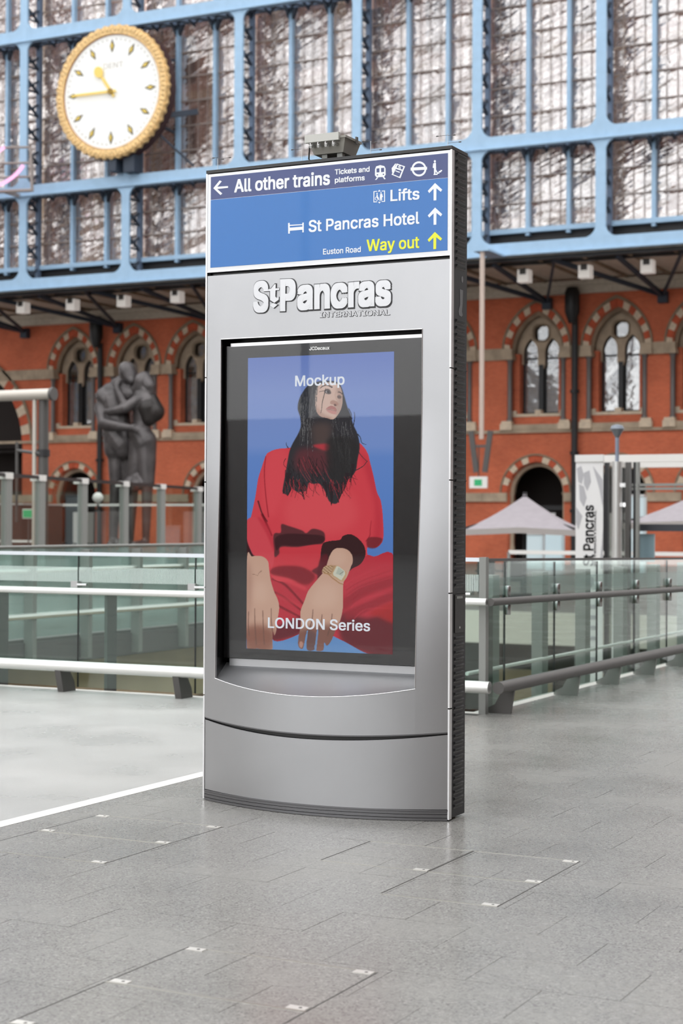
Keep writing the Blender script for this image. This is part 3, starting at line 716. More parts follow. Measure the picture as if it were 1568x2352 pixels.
# tall glass wind screen with grey posts (left background)
A = at(0, 1090, Y=34); B = at(465, 1123, Y=50)
zt = 2.62
def hit(px):   # where pixel column px meets the vertical plane through A and B
    d = ray(px, 1110); ax, ay, bx, by = A.x, A.y, B.x, B.y
    # t*d = A + s(B-A)
    det = d.x*-(by-ay)+d.y*(bx-ax); s_ = (ax*-(by-ay)+ay*(bx-ax))/det
    return Vector((d.x*s_, d.y*s_, 0))
zf = lambda px: CAM.z+(ray(px, 1090+33*px/465)*((hit(px).y)/ray(px, 1090+33*px/465).y)).z
t = thing('glass_wind_screen', (hit(90).x, hit(90).y, 0), 'tall glass wind screen with grey posts and black top rail before the bronze statue', 'glass screen')
pa, pb = hit(-200), hit(600)
za, zb = zf(-200), zf(600)
build(MB().beam((pa.x, pa.y, za), (pb.x, pb.y, zb), .08, .09), 'top_rail', M_BLACK, t)
pxs = [-60, 15, 92, 190, 285, 370, 455, 540]
for i, px in enumerate(pxs):
    h = hit(px); z = zf(px)
    build(MB().box(h.x-.09, h.x+.09, h.y-.12, h.y+.12, 0 if h.y < FY else FZ, z-.02), 'screen_post', M_POST, t)
    build(MB().box(h.x-.2, h.x+.12, h.y-.16, h.y+.12, z-.1, z+.06), 'post_cap', M_WHITE, t)
    if i:
        g0 = hit(pxs[i-1]); zz = zf(pxs[i-1])
        mb = MB(); mb.add([(g0.x, g0.y, .05), (h.x, h.y, .05), (h.x, h.y, z-.04), (g0.x, g0.y, zz-.04)], [(0, 1, 2, 3)])
        build(mb, 'glass_panel', glass('smoky_glass', (.70, .76, .72, 1), refl=.04) if i == 1 else bpy.data.materials['smoky_glass'], t)
build(MB().beam((pa.x, pa.y, .1), (pb.x, pb.y, .1), .1, .2), 'base_rail', M_BLACK, t)

# ================================================================== BRONZE STATUE
SY = 72.0
def P(px, py, dy=0.0):
    v = at(px/3.0154, 620+py/3.0154, Y=SY); return Vector((v.x, SY+dy, v.z))
def caps_mesh(caps, name, vox, m, parent, extra=None, smooth=2, fat=1.0):
    """tapered capsules and blobs fused into one continuous skin"""
    mb = MB()
    for a, b, ra, rb in caps:
        if ra > .1: ra *= fat; rb *= fat
        d = (b-a); L = d.length; dn = d.normalized(); pts = []; rs = []
        for k in range(4): s_ = math.cos(math.pi/2*k/4); pts.append(a-dn*ra*s_); rs.append(max(ra*math.sin(math.pi/2*k/4), .002))
        pts.append(a); rs.append(ra); pts.append(b); rs.append(rb)
        for k in range(3, -1, -1): s_ = math.cos(math.pi/2*k/4); pts.append(b+dn*rb*s_); rs.append(max(rb*math.sin(math.pi/2*k/4), .002))
        mb.tube(pts, rs, 12)
    if extra: extra(mb)
    me = mb.mesh(name, m); ob = link(name, me)
    md = ob.modifiers.new('r', 'REMESH'); md.mode = 'VOXEL'; md.voxel_size = vox
    sm = ob.modifiers.new('s', 'SMOOTH'); sm.iterations = smooth; sm.factor = .6
    bpy.context.view_layer.update()
    dg = bpy.context.evaluated_depsgraph_get(); me2 = bpy.data.meshes.new_from_object(ob.evaluated_get(dg)); bpy.data.objects.remove(ob)
    me2.name = name; me2.transform(Matrix.Translation(-wloc(parent))); me2.polygons.foreach_set('use_smooth', [True]*len(me2.polygons))
    me2.materials.clear(); me2.materials.append(m)
    return link(name, me2, parent)
st = thing('bronze_statue', (-48.1, SY, FZ), 'tall dark bronze statue of an embracing couple behind the glass wind screen', 'statue')
build(MB().lathe([(2.3, FZ), (2.3, FZ+.25), (2.1, FZ+.3), (2.1, FZ+.55), (2.0, FZ+.6)], (-48.1, SY, 0), 32), 'round_base', M_BRONZED, st)
# man (left), back to the left, leaning over her; woman (right) reaching up to his face
man = [
 (P(880, 700), P(900, 745), .40, .36), (P(905, 745, -.1), P(925, 770, -.2), .25, .18), (P(868, 760), P(848, 800), .27, .30),      # skull, jaw, neck
 (P(770, 850), P(900, 860), .48, .40), (P(790, 900), P(815, 1010), .62, .60), (P(815, 1010), P(835, 1110), .60, .55),               # shoulders, chest, waist
 (P(800, 1130), P(850, 1200), .62, .62), (P(790, 1180), P(795, 1245), .50, .50), (P(845, 1150), P(860, 1240), .52, .50),            # hips, coat skirt
 (P(800, 1230, .1), P(795, 1480, .1), .44, .30), (P(795, 1480, .1), P(775, 1880, .1), .30, .20), (P(775, 1890, .1), P(820, 1900, -.7), .2, .18),
 (P(870, 1230, .3), P(850, 1480, .5), .42, .30), (P(850, 1480, .5), P(850, 1880, .4), .30, .2), (P(850, 1890, .4), P(885, 1900, -.3), .2, .18),
 (P(745, 870, -.1), P(728, 960, -.4), .36, .30), (P(728, 960, -.4), P(760, 1065, -.6), .30, .25), (P(760, 1065, -.6), P(900, 1090, -.95), .26, .22), (P(900, 1090, -.95), P(965, 1100, -.95), .22, .16),
 (P(965, 1100, -.95), P(1000, 1105, -.95), .17, .15)]
for k in range(4): man.append((P(990, 1092+9*k, -.98), P(1030+(6 if k in (1, 2) else 0), 1102+9*k, -.98), .055, .045))
man.append((P(985, 1090, -1.05), P(1010, 1078, -1.05), .06, .05))
man += [(P(900, 870, .4), P(960, 960, .7), .34, .28), (P(960, 960, .7), P(1010, 900, .8), .26, .2)]
man += [(P(742, 880, -.2), P(760, 900, -.2), .45, .45), (P(760, 1190, .2), P(762, 1262, .3), .22, .16), (P(900, 1180, .2), P(895, 1262, .3), .24, .16), (P(845, 770), P(800, 800), .3, .3), (P(835, 1890, -.2), P(800, 1890, .2), .2, .2)]
caps_mesh(man, 'man_figure', .055, M_BRONZE, st, fat=1.12)
wom = [
 (P(985, 770), P(975, 810), .40, .36), (P(955, 815, -.1), P(935, 830, -.15), .24, .16), (P(1005, 830), P(1010, 890), .30, .30),
 (P(985, 890), P(1020, 910), .46, .42), (P(1000, 930), P(985, 1030), .52, .44), (P(985, 1030), P(985, 1110), .42, .42),
 (P(965, 1130), P(1000, 1190), .55, .58), (P(960, 1180), P(950, 1330), .50, .42), (P(1010, 1180), P(1015, 1330), .50, .44),
 (P(950, 1330), P(925, 1450), .42, .34), (P(1015, 1330), P(1020, 1470), .44, .34),
 (P(930, 1440), P(915, 1500, -.3), .3, .34), (P(960, 1440, -.1), P(975, 1490, -.4), .26, .3),
 (P(925, 1480), P(900, 1880), .26, .17), (P(1020, 1470), P(1010, 1880), .28, .17), (P(900, 1890), P(870, 1900, -.7), .18, .15), (P(1010, 1890), P(990, 1900, -.8), .18, .15),
 (P(990, 900, -.35), P(925, 965, -.75), .28, .24), (P(925, 965, -.75), P(815, 990, -.7), .24, .18), (P(815, 990, -.7), P(790, 985, -.7), .18, .14),
 (P(975, 900, -.3), P(905, 960, -.5), .26, .22), (P(905, 950, -.5), P(850, 830, -.55), .2, .16), (P(850, 830, -.55), P(846, 790, -.5), .16, .12)]
for k in range(4): wom.append((P(842+8*k, 795, -.52), P(846+9*k, 762+(4 if k in (0, 3) else 0), -.5), .05, .04))
wom.append((P(840, 815, -.6), P(822, 800, -.6), .055, .045))
caps_mesh(wom, 'woman_figure', .055, M_BRONZE, st, fat=1.1)
caps_mesh([(P(1040, 900, .1), P(1060, 980, .1), .38, .55), (P(1030, 960, -.1), P(1040, 1030, -.1), .55, .4)], 'shoulder_bag', .07, M_BRONZED, st)
hair = [(P(995, 755, .05), P(1025, 800, .05), .40, .36), (P(1030, 800, .1), P(1020, 905, .1), .32, .25)]
caps_mesh(hair, 'bound_hair', .05, M_BRONZE, st)
caps_mesh([(P(868, 685, .05), P(880, 690, .1), .38, .38)], 'short_hair', .05, mat('pale_bronze', rgb(120, 118, 116), .5, .35, noise=.2), st)

# ================================================================== CLOCK
KY_ = 77.2
cc = at(258.5, 212, Y=KY_); cr = 3.68
t = thing('station_clock', (cc.x, KY_, cc.z), 'huge round clock with carved gold rim and white dial on the blue screen', 'clock')
def ring(r0, r1, y0, y1, n=72, wob=0):
    mb = MB(); vs = []; fs = []
    for k in range(n):
        a = 2*math.pi*k/n; w_ = wob*math.cos(k*math.pi)
        for r, y in ((r0, y0), (r1+w_, y0), (r1+w_, y1), (r0, y1)): vs.append((cc.x+r*math.sin(a), y, cc.z+r*math.cos(a)))
    for k in range(n):
        o, p = 4*k, 4*((k+1) % n)
        for q in range(4): fs.append((o+q, o+(q+1) % 4, p+(q+1) % 4, p+q))
    mb.add(vs, fs); return mb
build(ring(3.16, cr-.1, KY_-.2, KY_+.1), 'rim', M_GOLD, t)
build(ring(3.2, cr-.02, KY_-.12, KY_+.12, 96, .05), 'rim_edge', M_GOLD, t)
build(ring(3.12, 3.19, KY_-.16, KY_, 72), 'rim_bead', mat('dark_gilding', rgb(170, 120, 70), .4, .4), t)
build(ring(0.1, cr+.02, KY_+.1, KY_+.62), 'back_case', mat('maroon_case', rgb(60, 32, 34), .5), t)
for k in range(48):
    a = 2*math.pi*k/48; r = 3.36
    build(MB().lathe([(.01, -.16), (.13, -.12), (.15, 0)], (0, 0, 0), 6), 'carved_boss', M_GOLD, t) if k < 0 else None
mb = MB()
for k in range(84):
    a = 2*math.pi*k/84; c0 = Vector((cc.x+3.42*math.sin(a), KY_-.22, cc.z+3.42*math.cos(a)))
    u = Vector((math.cos(a), 0, -math.sin(a))); v = Vector((math.sin(a), 0, math.cos(a)))
    mb.add([c0-u*.1-v*.2+Vector((0, .03, 0)), c0+u*.1-v*.12+Vector((0, .03, 0)), c0+u*.1+v*.2+Vector((0, .03, 0)), c0-u*.1+v*.12+Vector((0, .03, 0)), c0+Vector((0, -.04, 0))], [(0, 1, 4), (1, 2, 4), (2, 3, 4), (3, 0, 4)])
o = build(mb, 'carved_bosses', M_GOLD, t); o['kind'] = 'stuff'
build(MB().prism([(cc.x+3.14*math.cos(2*math.pi*k/64), cc.z+3.14*math.sin(2*math.pi*k/64)) for k in range(64)], XZ, KY_-.1, KY_), 'dial', M_DIAL, t)
M_LOZ = mat('lozenge_outline', rgb(70, 62, 40), .5); M_LOZY = mat('lozenge_gilt', rgb(222, 194, 96), .4, .2); M_HAND = mat('gilt_hand', rgb(240, 208, 110), .4, .1)
def loz(r, a, L, W, y, m, nm, par):
    u = Vector((math.cos(a), 0, -math.sin(a))); v = Vector((math.sin(a), 0, math.cos(a))); c0 = Vector((cc.x, y, cc.z))+v*r
    mb = MB(); pts = [c0-v*L, c0+u*W, c0+v*L, c0-u*W]
    mb.add(pts+[q+Vector((0, -.02, 0)) for q in pts], [(0, 1, 2, 3), (7, 6, 5, 4), (0, 4, 5, 1), (1, 5, 6, 2), (2, 6, 7, 3), (3, 7, 4, 0)])
    return build(mb, nm, m, par)
for k in range(12):
    a = 2*math.pi*k/12+.01
    o = loz(2.52, a, .37, .15, KY_-.1, M_LOZ, 'hour_mark', t); loz(2.52, a, .22, .09, KY_-.125, M_LOZY, 'gilt_centre', o)
for k in range(60):
    if k % 5: a = 2*math.pi*k/60; loz(2.88, a, .05, .02, KY_-.1, M_LOZ, 'minute_mark', t)
def hand(a, L, w_, nm, y, blob=None):
    u = Vector((math.cos(a), 0, -math.sin(a))); v = Vector((math.sin(a), 0, math.cos(a))); c0 = Vector((cc.x, y, cc.z))
    mb = MB().beam(c0-v*.35, c0+v*L, w_, .04, (0, 1, 0))
    if blob:
        pts = [c0+v*(blob+.34*math.sin(q*math.pi/6))+u*(.28*math.cos(q*math.pi/6)) for q in range(12)]
        mb.add(pts+[q+Vector((0, -.04, 0)) for q in pts], [tuple(range(12)), tuple(range(12, 24))[::-1]]+[(i, (i+1) % 12, 12+(i+1) % 12, 12+i) for i in range(12)])
    build(mb, nm, M_HAND, t)
hand(math.radians(270.5), 2.35, .13, 'minute_hand', KY_-.22)
hand(math.radians(325), 1.55, .16, 'hour_hand', KY_-.17, 1.4)
build(MB().prism([(cc.x+.16*math.cos(k), cc.z+.16*math.sin(k)) for k in [2*math.pi*i/12 for i in range(12)]], XZ, KY_-.28, KY_-.1), 'hub', mat('hub_brass', rgb(150, 120, 50), .4, .5), t)
M_INK = mat('faint_dial_ink', rgb(196, 192, 184), .6)
lettering('DENT', (cc.x-.55, KY_-.1, cc.z+1.3), (cc.x+.75, KY_-.1, cc.z+1.3), .3, M_INK, t, 'maker_lettering')
mb = MB()
for s in (-1, 1):
    for z in (-2, 2): mb.beam((cc.x+s*2, KY_+.4, cc.z+z*.8), (cc.x+s*2.6, 79.4, cc.z+z), .14, .14)
mb.beam((cc.x+2.6, KY_+.5, cc.z-1.5), (cc.x+4.1, 79.4, cc.z-1.0), .16, .3).beam((cc.x+2.4, KY_+.5, cc.z-2.2), (cc.x+3.9, 79.4, cc.z-4.0), .1, .1)
mb.box(cc.x-.25, cc.x+.25, KY_, GY, cc.z-4.3, cc.z-3.4).box(cc.x+.6, cc.x+1.3, KY_+.2, GY+.2, cc.z-4.4, cc.z-3.3)
build(mb, 'bracket', M_LATT, t)['kind'] = 'stuff'

# ================================================================== lights under the beam
M_BOXL = mat('box_light_white', rgb(236, 230, 222), .5); M_BOXL.node_tree.nodes['Principled BSDF'].inputs['Emission Color'].default_value = (1, .95, .9, 1); M_BOXL.node_tree.nodes['Principled BSDF'].inputs['Emission Strength'].default_value = .12
lab = ['leftmost of the four white box lights under the soffit left of the totem', 'second from left of the white box lights left of the totem', 'third white box light left of the totem, above the statue', 'white box light under the soffit nearest the totem on its left',
       'white box light under the soffit nearest the totem on its right', 'middle white box light under the soffit right of the totem', 'rightmost white box light hanging under the soffit']
for (px, py), l in zip([(54, 705), (168, 698), (285, 690), (408, 680), (1205, 632), (1345, 622), (1488, 610)], lab):
    c = at(px, py, Y=80.5); t = thing('box_light', (c.x, 80.5, c.z), l, 'light', 'white box lights under the soffit')
    build(MB().box(c.x-.3, c.x+.3, 80.2, 80.75, c.z-.38, c.z+.25), 'housing', M_BOXL, t)
    build(MB().box(c.x-.16, c.x+.16, 80.15, 80.2, c.z+.0, c.z+.3), 'bracket', M_POSTD, t)
    build(MB().box(c.x-.05, c.x+.05, 80.4, 80.5, c.z+.25, 14.5), 'drop_rod', M_POSTD, t)
# pendant pole with speaker horns and the exit sign
a = at(1105, 1085, Y=76); 
t = thing('hanging_pole', (a.x, 76, 14.7), 'long pale pole hanging from the blue beam right beside the totem', 'pole')
build(MB().tube([(a.x, 76, 14.75), (a.x, 76, a.z+1.6)], .12, 10), 'pole', mat('pale_pole', rgb(196, 178, 166), .5), t, smooth=True)
for s in (-1, 1): build(MB().beam((a.x+s*.5, 75.9, a.z+2.0), (a.x+s*.22, 75.9, a.z), .26, .1, (0, 1, 0)), 'prong', M_POSTD, t)
build(MB().box(a.x-.4, a.x+.4, 75.9, 76.0, a.z+1.2, a.z+1.32), 'cross_bar', M_POSTD, t)
build(MB().box(a.x-.4, a.x+.4, 75.8, 78.2, 14.7, 14.8), 'top_plate', M_BLUE, t)
e = at(1099, 1108, Y=76); t = thing('exit_sign', (e.x, 76, e.z), 'small white exit sign with green symbol on the brick side, beside the totem edge', 'sign')
build(MB().box(e.x-.45, e.x+.45, 75.92, 76.04, e.z-.28, e.z+.28), 'sign_box', M_WHITE, t)
build(MB().box(e.x-.2, e.x+.2, 75.91, 75.92, e.z-.16, e.z+.14), 'green_symbol', emit('exit_green', rgb(70, 176, 120), .5), t)
build(MB().tube([(e.x, 75.98, e.z+.28), (e.x, 75.98, a.z+1.25)], .03, 6), 'stem', M_POSTD, t)

# ================================================================== left foreground-ish: pipe portal, neon on a frame
PY = 40.0
q0 = at(118, 905, Y=PY); r_t = .16
t = thing('pipe_portal', (q0.x, PY, 0), 'big steel tube portal at the left edge in front of the dark archway', 'portal frame')
build(MB().tube([(q0.x-6, PY, q0.z), (q0.x+.02, PY, q0.z)], r_t, 18), 'cross_tube', mat('pale_tube', rgb(196, 190, 180), .4, .3), t, smooth=True)
build(MB().tube([(q0.x, PY, q0.z), (q0.x+.1, PY, q0.z)], .19, 18), 'end_cap', M_POSTD, t, smooth=True)
v = at(80, 930, Y=PY); build(MB().tube([(v.x, PY, q0.z), (v.x, PY, -.0)], .065, 12), 'light_post', mat('pale_tube', rgb(196, 190, 180), .4, .3), t, smooth=True)
v2 = at(98, 930, Y=PY+.1); build(MB().tube([(v2.x, PY+.15, q0.z), (v2.x, PY+.15, 0)], .15, 14), 'dark_post', M_POSTD, t, smooth=True)
v3 = at(100, 1040, Y=PY); build(MB().tube([(v2.x, PY+.15, v3.z-.1), (v2.x, PY+.15, v3.z+.1)], .19, 14), 'collar', M_BLACKM, t, smooth=True)
v4 = at(39, 1015, Y=PY); build(MB().tube([(v4.x, PY, v4.z), (v4.x, PY, 1.5)], .045, 10).tube([(v4.x, PY, v4.z-.25), (v2.x, PY, v4.z-.35)], .05, 8), 'side_tube', M_POSTD, t, smooth=True)
NY = 76.6
t = thing('neon_artwork_frame', (at(30, 440, Y=NY).x, NY, at(30, 440, Y=NY).z), 'grey tube frame carrying pink neon strokes at the left edge under the clock', 'neon sign')
def tb_(pts, r, nm, m, n=8): return build(MB().tube([at(x, y, Y=NY) for x, y in pts], r, n), nm, m, t, smooth=True)
for y in (340, 376, 408): tb_([(-120, y+2), (72, y-2)], .07, 'frame_bar', M_GBAR)
tb_([(-120, 446), (72, 437)], .1, 'frame_bar', M_GBAR); tb_([(70, 336), (74, 440)], .09, 'frame_post', M_GBAR)
for x in (10,): build(MB().box(at(x, 400, Y=NY).x-.05, at(x, 400, Y=NY).x+.05, NY, GY, at(x, 440, Y=NY).z-.1, at(x, 440, Y=NY).z+.1), 'frame_arm', M_GBAR, t)
M_NEON = emit('pink_neon', (1.0, .50, .80, 1), .75)
def bez(p0, p1, p2, n=8): return [((1-s)**2*p0[0]+2*s*(1-s)*p1[0]+s*s*p2[0], (1-s)**2*p0[1]+2*s*(1-s)*p1[1]+s*s*p2[1]) for s in [i/n for i in range(n+1)]]
def nb(pts): return build(MB().tube([at(x, y, Y=NY-.25) for x, y in pts], .1, 8), 'neon_stroke', M_NEON, t, smooth=True)
nb(bez((-60, 395), (-20, 360), (9, 338))); nb(bez((-40, 435), (25, 425), (53, 380)))

# ================================================================== right background
# parasols on the terrace
def parasol(cx, cy, hw, ze, zp, label, rot=0.0, gz=FZ):
    t = thing('parasol', (cx, cy, gz), label, 'parasol')
    R4 = [(cx+hw*1.414*math.cos(rot+math.pi/4+k*math.pi/2), cy+hw*1.414*math.sin(rot+math.pi/4+k*math.pi/2)) for k in range(4)]
    for k in range(4):
        a, b = R4[k], R4[(k+1) % 4]; N_ = 8; mb = MB(); vs = []
        rows = 5
        for i in range(rows+1):
            s_ = i/rows
            for j in range(N_+1):
                q = j/N_; ex = a[0]+(b[0]-a[0])*q; ey = a[1]+(b[1]-a[1])*q
                z = zp+(ze-zp)*s_-.10*math.sin(math.pi*s_)*.6+.12*s_*abs(2*q-1)*-0.6-.0
                vs.append((cx+(ex-cx)*s_, cy+(ey-cy)*s_, z))
        mb.add(vs, [(i*(N_+1)+j, i*(N_+1)+j+1, (i+1)*(N_+1)+j+1, (i+1)*(N_+1)+j) for i in range(rows) for j in range(N_)])
        o = build(mb, 'canopy_panel', M_CANVAS, t, smooth=True, fix=False)
        vs = []
        for j in range(N_+1):
            q = j/N_; ex = a[0]+(b[0]-a[0])*q; ey = a[1]+(b[1]-a[1])*q; z = ze-.072*abs(2*q-1)
            vs += [(ex, ey, z+.005), (ex, ey, z-.16)]
        mb = MB(); mb.add(vs, [(2*j, 2*j+1, 2*j+3, 2*j+2) for j in range(N_)]); build(mb, 'valance', M_CANVASL, t, fix=False)
    build(MB().tube([(cx, cy, gz), (cx, cy, zp+.1)], .06, 10), 'pole', M_BLACKM, t, smooth=True)
    for k in range(4): build(MB().beam((cx, cy, zp-.45), (R4[k][0], R4[k][1], ze-.03), .04, .05), 'rib', M_BLACKM, t)
    build(MB().lathe([(.02, zp+.09), (.05, zp+.05), (.07, zp)], (cx, cy, 0), 10), 'finial', M_CANVAS, t)
    build(MB().box(cx-.5, cx+.5, cy-.5, cy+.5, gz, gz+.12), 'base_plate', M_BLACKM, t)
pc = at(1205, 1138, Y=46)
parasol(pc.x, 46, 1.55, 1.42, pc.z, 'large pale grey square parasol just right of the totem, in front of the brick arch', .25)
pc2 = at(1640, 1115, Y=44)
parasol(pc2.x, 44, 2.0, 1.62, pc2.z, 'large grey parasol cut by the right edge of the photo, behind the lift frame', .1)

# banner
bY = 30.0
a, b = at(1322, 1045, Y=bY), at(1383, 1572, Y=bY)
t = thing('hanging_banner', (a.x, bY, a.z), 'tall white banner reading St Pancras upwards, hanging beside the steel light pole', 'banner')
M_BAN = mat('banner_white', rgb(226, 226, 226), .7); M_BANG = mat('banner_grey', rgb(176, 176, 180), .7); M_BANT = mat('banner_ink', rgb(96, 98, 104), .7)
build(MB().box(a.x, b.x, bY, bY+.01, b.z, a.z-.12), 'banner_cloth', M_BAN, t)
build(MB().box(a.x-.01, b.x+.01, bY-.02, bY+.03, a.z-.13, a.z), 'top_bar', M_FRAMEAL, t)
W_ = b.x-a.x; H_ = a.z-b.z
def bp(u, v): return (a.x+u*W_, a.z-.12-v*H_)
lf_ = [[(.04, .03), (.2, .02), (.3, .06), (.22, .1), (.1, .09)], [(.3, .05), (.5, .04), (.56, .09), (.42, .13), (.3, .1)], [(.12, .1), (.3, .11), (.4, .16), (.3, .2), (.15, .17)], [(.62, .02), (.98, .08), (.99, .2), (.86, .12)], [(.02, .2), (.25, .24), (.1, .3), (.02, .27)]]
for p in lf_: build(MB().prism([bp(*q) for q in p], XZ, bY-.004, bY), 'printed_leaf', M_BANG, t)
arc = [(.99, .30), (.99, .47), (.93, .47), (.9, .42), (.96, .36)]; build(MB().prism([bp(*q) for q in arc], XZ, bY-.004, bY), 'printed_curve', M_BANG, t)
def vtext(s_, px, py0, py1, cap, m, nm='printed_lettering', squash=1):
    """lettering reading upwards: baseline at the right side, from py0 (bottom) to py1 (top)"""
    me = text_mesh(s_, .02, .5, 3); n = len(me.vertices); co = np.empty(n*3); me.vertices.foreach_get('co', co); co = co.reshape(-1, 3)
    x0, x1 = co[:, 0].min(), co[:, 0].max(); p0 = at(px, py0, Y=bY); p1 = at(px, py1, Y=bY); tt = (co[:, 0]-x0)/(x1-x0)
    o = np.empty_like(co); o[:, 2] = p0.z+(p1.z-p0.z)*tt; o[:, 0] = p0.x-co[:, 1]*cap/CAPH; o[:, 1] = bY-.002-np.where(co[:, 2] > 0, .004, 0)
    o -= np.array(wloc(t)); me.vertices.foreach_set('co', o.ravel()); me.materials.clear(); me.materials.append(m); me.update(); me.name = nm
    return link(nm, me, t)
vtext('St Pancras', 1362, 1300, 1160, .19, M_BANT)
vtext('INTERNATIONAL', 1368, 1300, 1170, .035, M_BANG)
rc = at(1352, 1335, Y=bY); build(MB().prism([(rc.x+.1*math.cos(k*math.pi/8), rc.z+.12*math.sin(k*math.pi/8)) for k in range(16)], XZ, bY-.004, bY), 'printed_dot', M_BANG, t)
for k in range(7):
    q = at(1354, 1395+24*k, Y=bY); build(MB().box(q.x-.14, q.x+.14, bY-.004, bY, q.z-.03, q.z+.05), 'printed_bar', M_BANG, t)

# lamp pole with dome head
LY = 29.5
h = at(1417, 985, Y=LY)
t = thing('light_pole', (h.x, LY, -5.5), 'slim steel pole with small dome camera head beside the white banner', 'pole')
build(MB().tube([(h.x, LY, -5.5), (h.x, LY, at(1417, 1060, Y=LY).z)], .085, 16), 'lower_tube', M_FRAMEAL, t, smooth=True)
build(MB().tube([(h.x, LY, at(1417, 1060, Y=LY).z), (h.x, LY, h.z)], .035, 10), 'upper_tube', mat('blue_grey_tube', rgb(136, 146, 164), .45, .3), t, smooth=True)
build(MB().lathe([(.02, h.z+.08), (.1, h.z+.06), (.13, h.z), (.09, h.z-.06), (.035, h.z-.16)], (h.x, LY, 0), 12), 'dome_head', mat('dome_grey', rgb(120, 128, 138), .3, .2), t, smooth=True)
for y in (1115, 1160): 
    q = at(1425, y, Y=LY); build(MB().box(h.x, h.x+.14, LY-.05, LY+.05, q.z-.03, q.z+.04), 'spotlight', M_STEELB, t)

# glazed lift enclosure with white head frame
t = thing('lift_enclosure', (at(1390, 1300, Y=31).x, 31, -5.5), 'glass and steel lift enclosure with white head beam at the right edge', 'lift')
z0 = at(1400, 1062, Y=31).z; z1 = at(1400, 1045, Y=31).z
xl = at(1322, 1050, Y=31).x; xr = at(1640, 1050, Y=31).x
build(MB().box(xl, xr, 31, 31.14, z0, z1), 'head_beam', M_WHITE, t)
build(MB().box(xl, xl+.14, 31, 34, z0, z1).box(xl, xr, 33.9, 34.04, z0, z1), 'side_beam', M_WHITE, t)
for px, w_, m, nm in ((1391, .07, M_BLACKM, 'dark_mullion'), (1440, .09, M_POSTD, 'steel_post'), (1455, .03, M_BLACKM, 'dark_mullion'), (1462, .05, M_POST, 'steel_post'), (1600, .08, M_POST, 'steel_post')):
    q = at(px, 1200, Y=31).x; build(MB().box(q-w_/2, q+w_/2, 31.0, 31.12, -5.5, z0), nm, m, t)
q = at(1396, 1200, Y=31).x; q2 = at(1438, 1200, Y=31).x
build(MB().box(q, q2, 31.05, 31.06, -5.5, z0-.1), 'glass_panel', glass('lift_glass', (.66, .68, .66, 1), refl=.12), t)
for y_, m in ((1113, M_POST), (1122, M_POST)):
    q3 = at(1450, y_, Y=31); build(MB().box(q3.x, xr, 31.02, 31.1, q3.z-.03, q3.z+.02), 'transom', m, t)
q4 = at(1500, 1208, Y=31.5); build(MB().box(at(1460, 1200, Y=31.5).x, xr, 31.4, 31.5, at(1500, 1220, Y=31.5).z, at(1500, 1204, Y=31.5).z), 'dark_header', mat('charcoal_header', rgb(60, 62, 70), .5), t)
q5 = at(1456, 1225, Y=31.5); build(MB().box(q5.x, at(1502, 1225, Y=31.5).x, 31.5, 31.55, at(1456, 1290, Y=31.5).z, at(1456, 1226, Y=31.5).z), 'blue_grey_panel', mat('blue_grey_panel', rgb(140, 166, 176), .4), t)

# far terrace furniture and glimpses through the glass
q = at(1330, 1268, Y=50)
def lowrail(px0, px1, py, Y, label):
    a, b = at(px0, py, Y=Y), at(px1, py, Y=Y); t = thing('terrace_rail', (a.x, Y, FZ), label, 'railing')
    build(MB().box(a.x, b.x, Y-.03, Y+.03, a.z-.05, a.z+.05), 'rail', M_WHITE, t)
    nn = max(2, int((b.x-a.x)/2))
    for i in range(nn+1):
        x = a.x+(b.x-a.x)*i/nn; build(MB().box(x-.03, x+.03, Y-.03, Y+.03, FZ, a.z), 'post', M_POST, t)
lowrail(1168, 1640, 1268, 41, 'thin white terrace rail under the parasol right of the totem')
lowrail(-60, 78, 1242, 60, 'thin white rail low at the left edge behind the wind screen')
lowrail(110, 470, 1160, 66, 'pale rail crossing behind the wind screen posts beside the statue')
# cafe chairs: dark, far, still chairs
def chair(x, y, rz, label):
    t = thing('cafe_chair', (x, y, FZ), label, 'chair', 'dark cafe chairs under the parasol'); c_, s_ = math.cos(rz), math.sin(rz)
    def T(u, v, z): return (x+c_*u-s_*v, y+s_*u+c_*v, FZ+z)
    def bx(u0, u1, v0, v1, a0, a1, nm):
        mb = MB(); mb.box(u0, u1, v0, v1, a0, a1); mb.v = [T(*q) for q in mb.v]; build(mb, nm, M_BLACKM, t)
    bx(-.28, .28, -.28, .28, .42, .5, 'seat'); bx(-.28, .28, .22, .28, .5, 1.05, 'backrest')
    for a_ in (-.25, .22):
        for b_ in (-.25, .22): bx(a_, a_+.04, b_, b_+.04, 0, .42, 'leg')
for i, (px, l) in enumerate(((1092, 'dark cafe chair nearest the totem, under the grey parasol'), (1162, 'dark cafe chair further from the totem, under the grey parasol'))):
    q = at(px, 1270, Y=47); chair(q.x, 47.6, .4*i, l)
tt = at(1130, 1270, Y=46.3); t = thing('cafe_table', (tt.x, 46.3, FZ), 'dark round cafe table among the chairs under the parasol', 'table')
build(MB().lathe([(.5, FZ+.72), (.5, FZ+.76)], (tt.x, 46.3, 0), 16), 'table_top', M_BLACKM, t); build(MB().lathe([(.25, FZ), (.25, FZ+.03), (.04, FZ+.05), (.04, FZ+.72)], (tt.x, 46.3, 0), 10), 'pedestal', M_BLACKM, t)
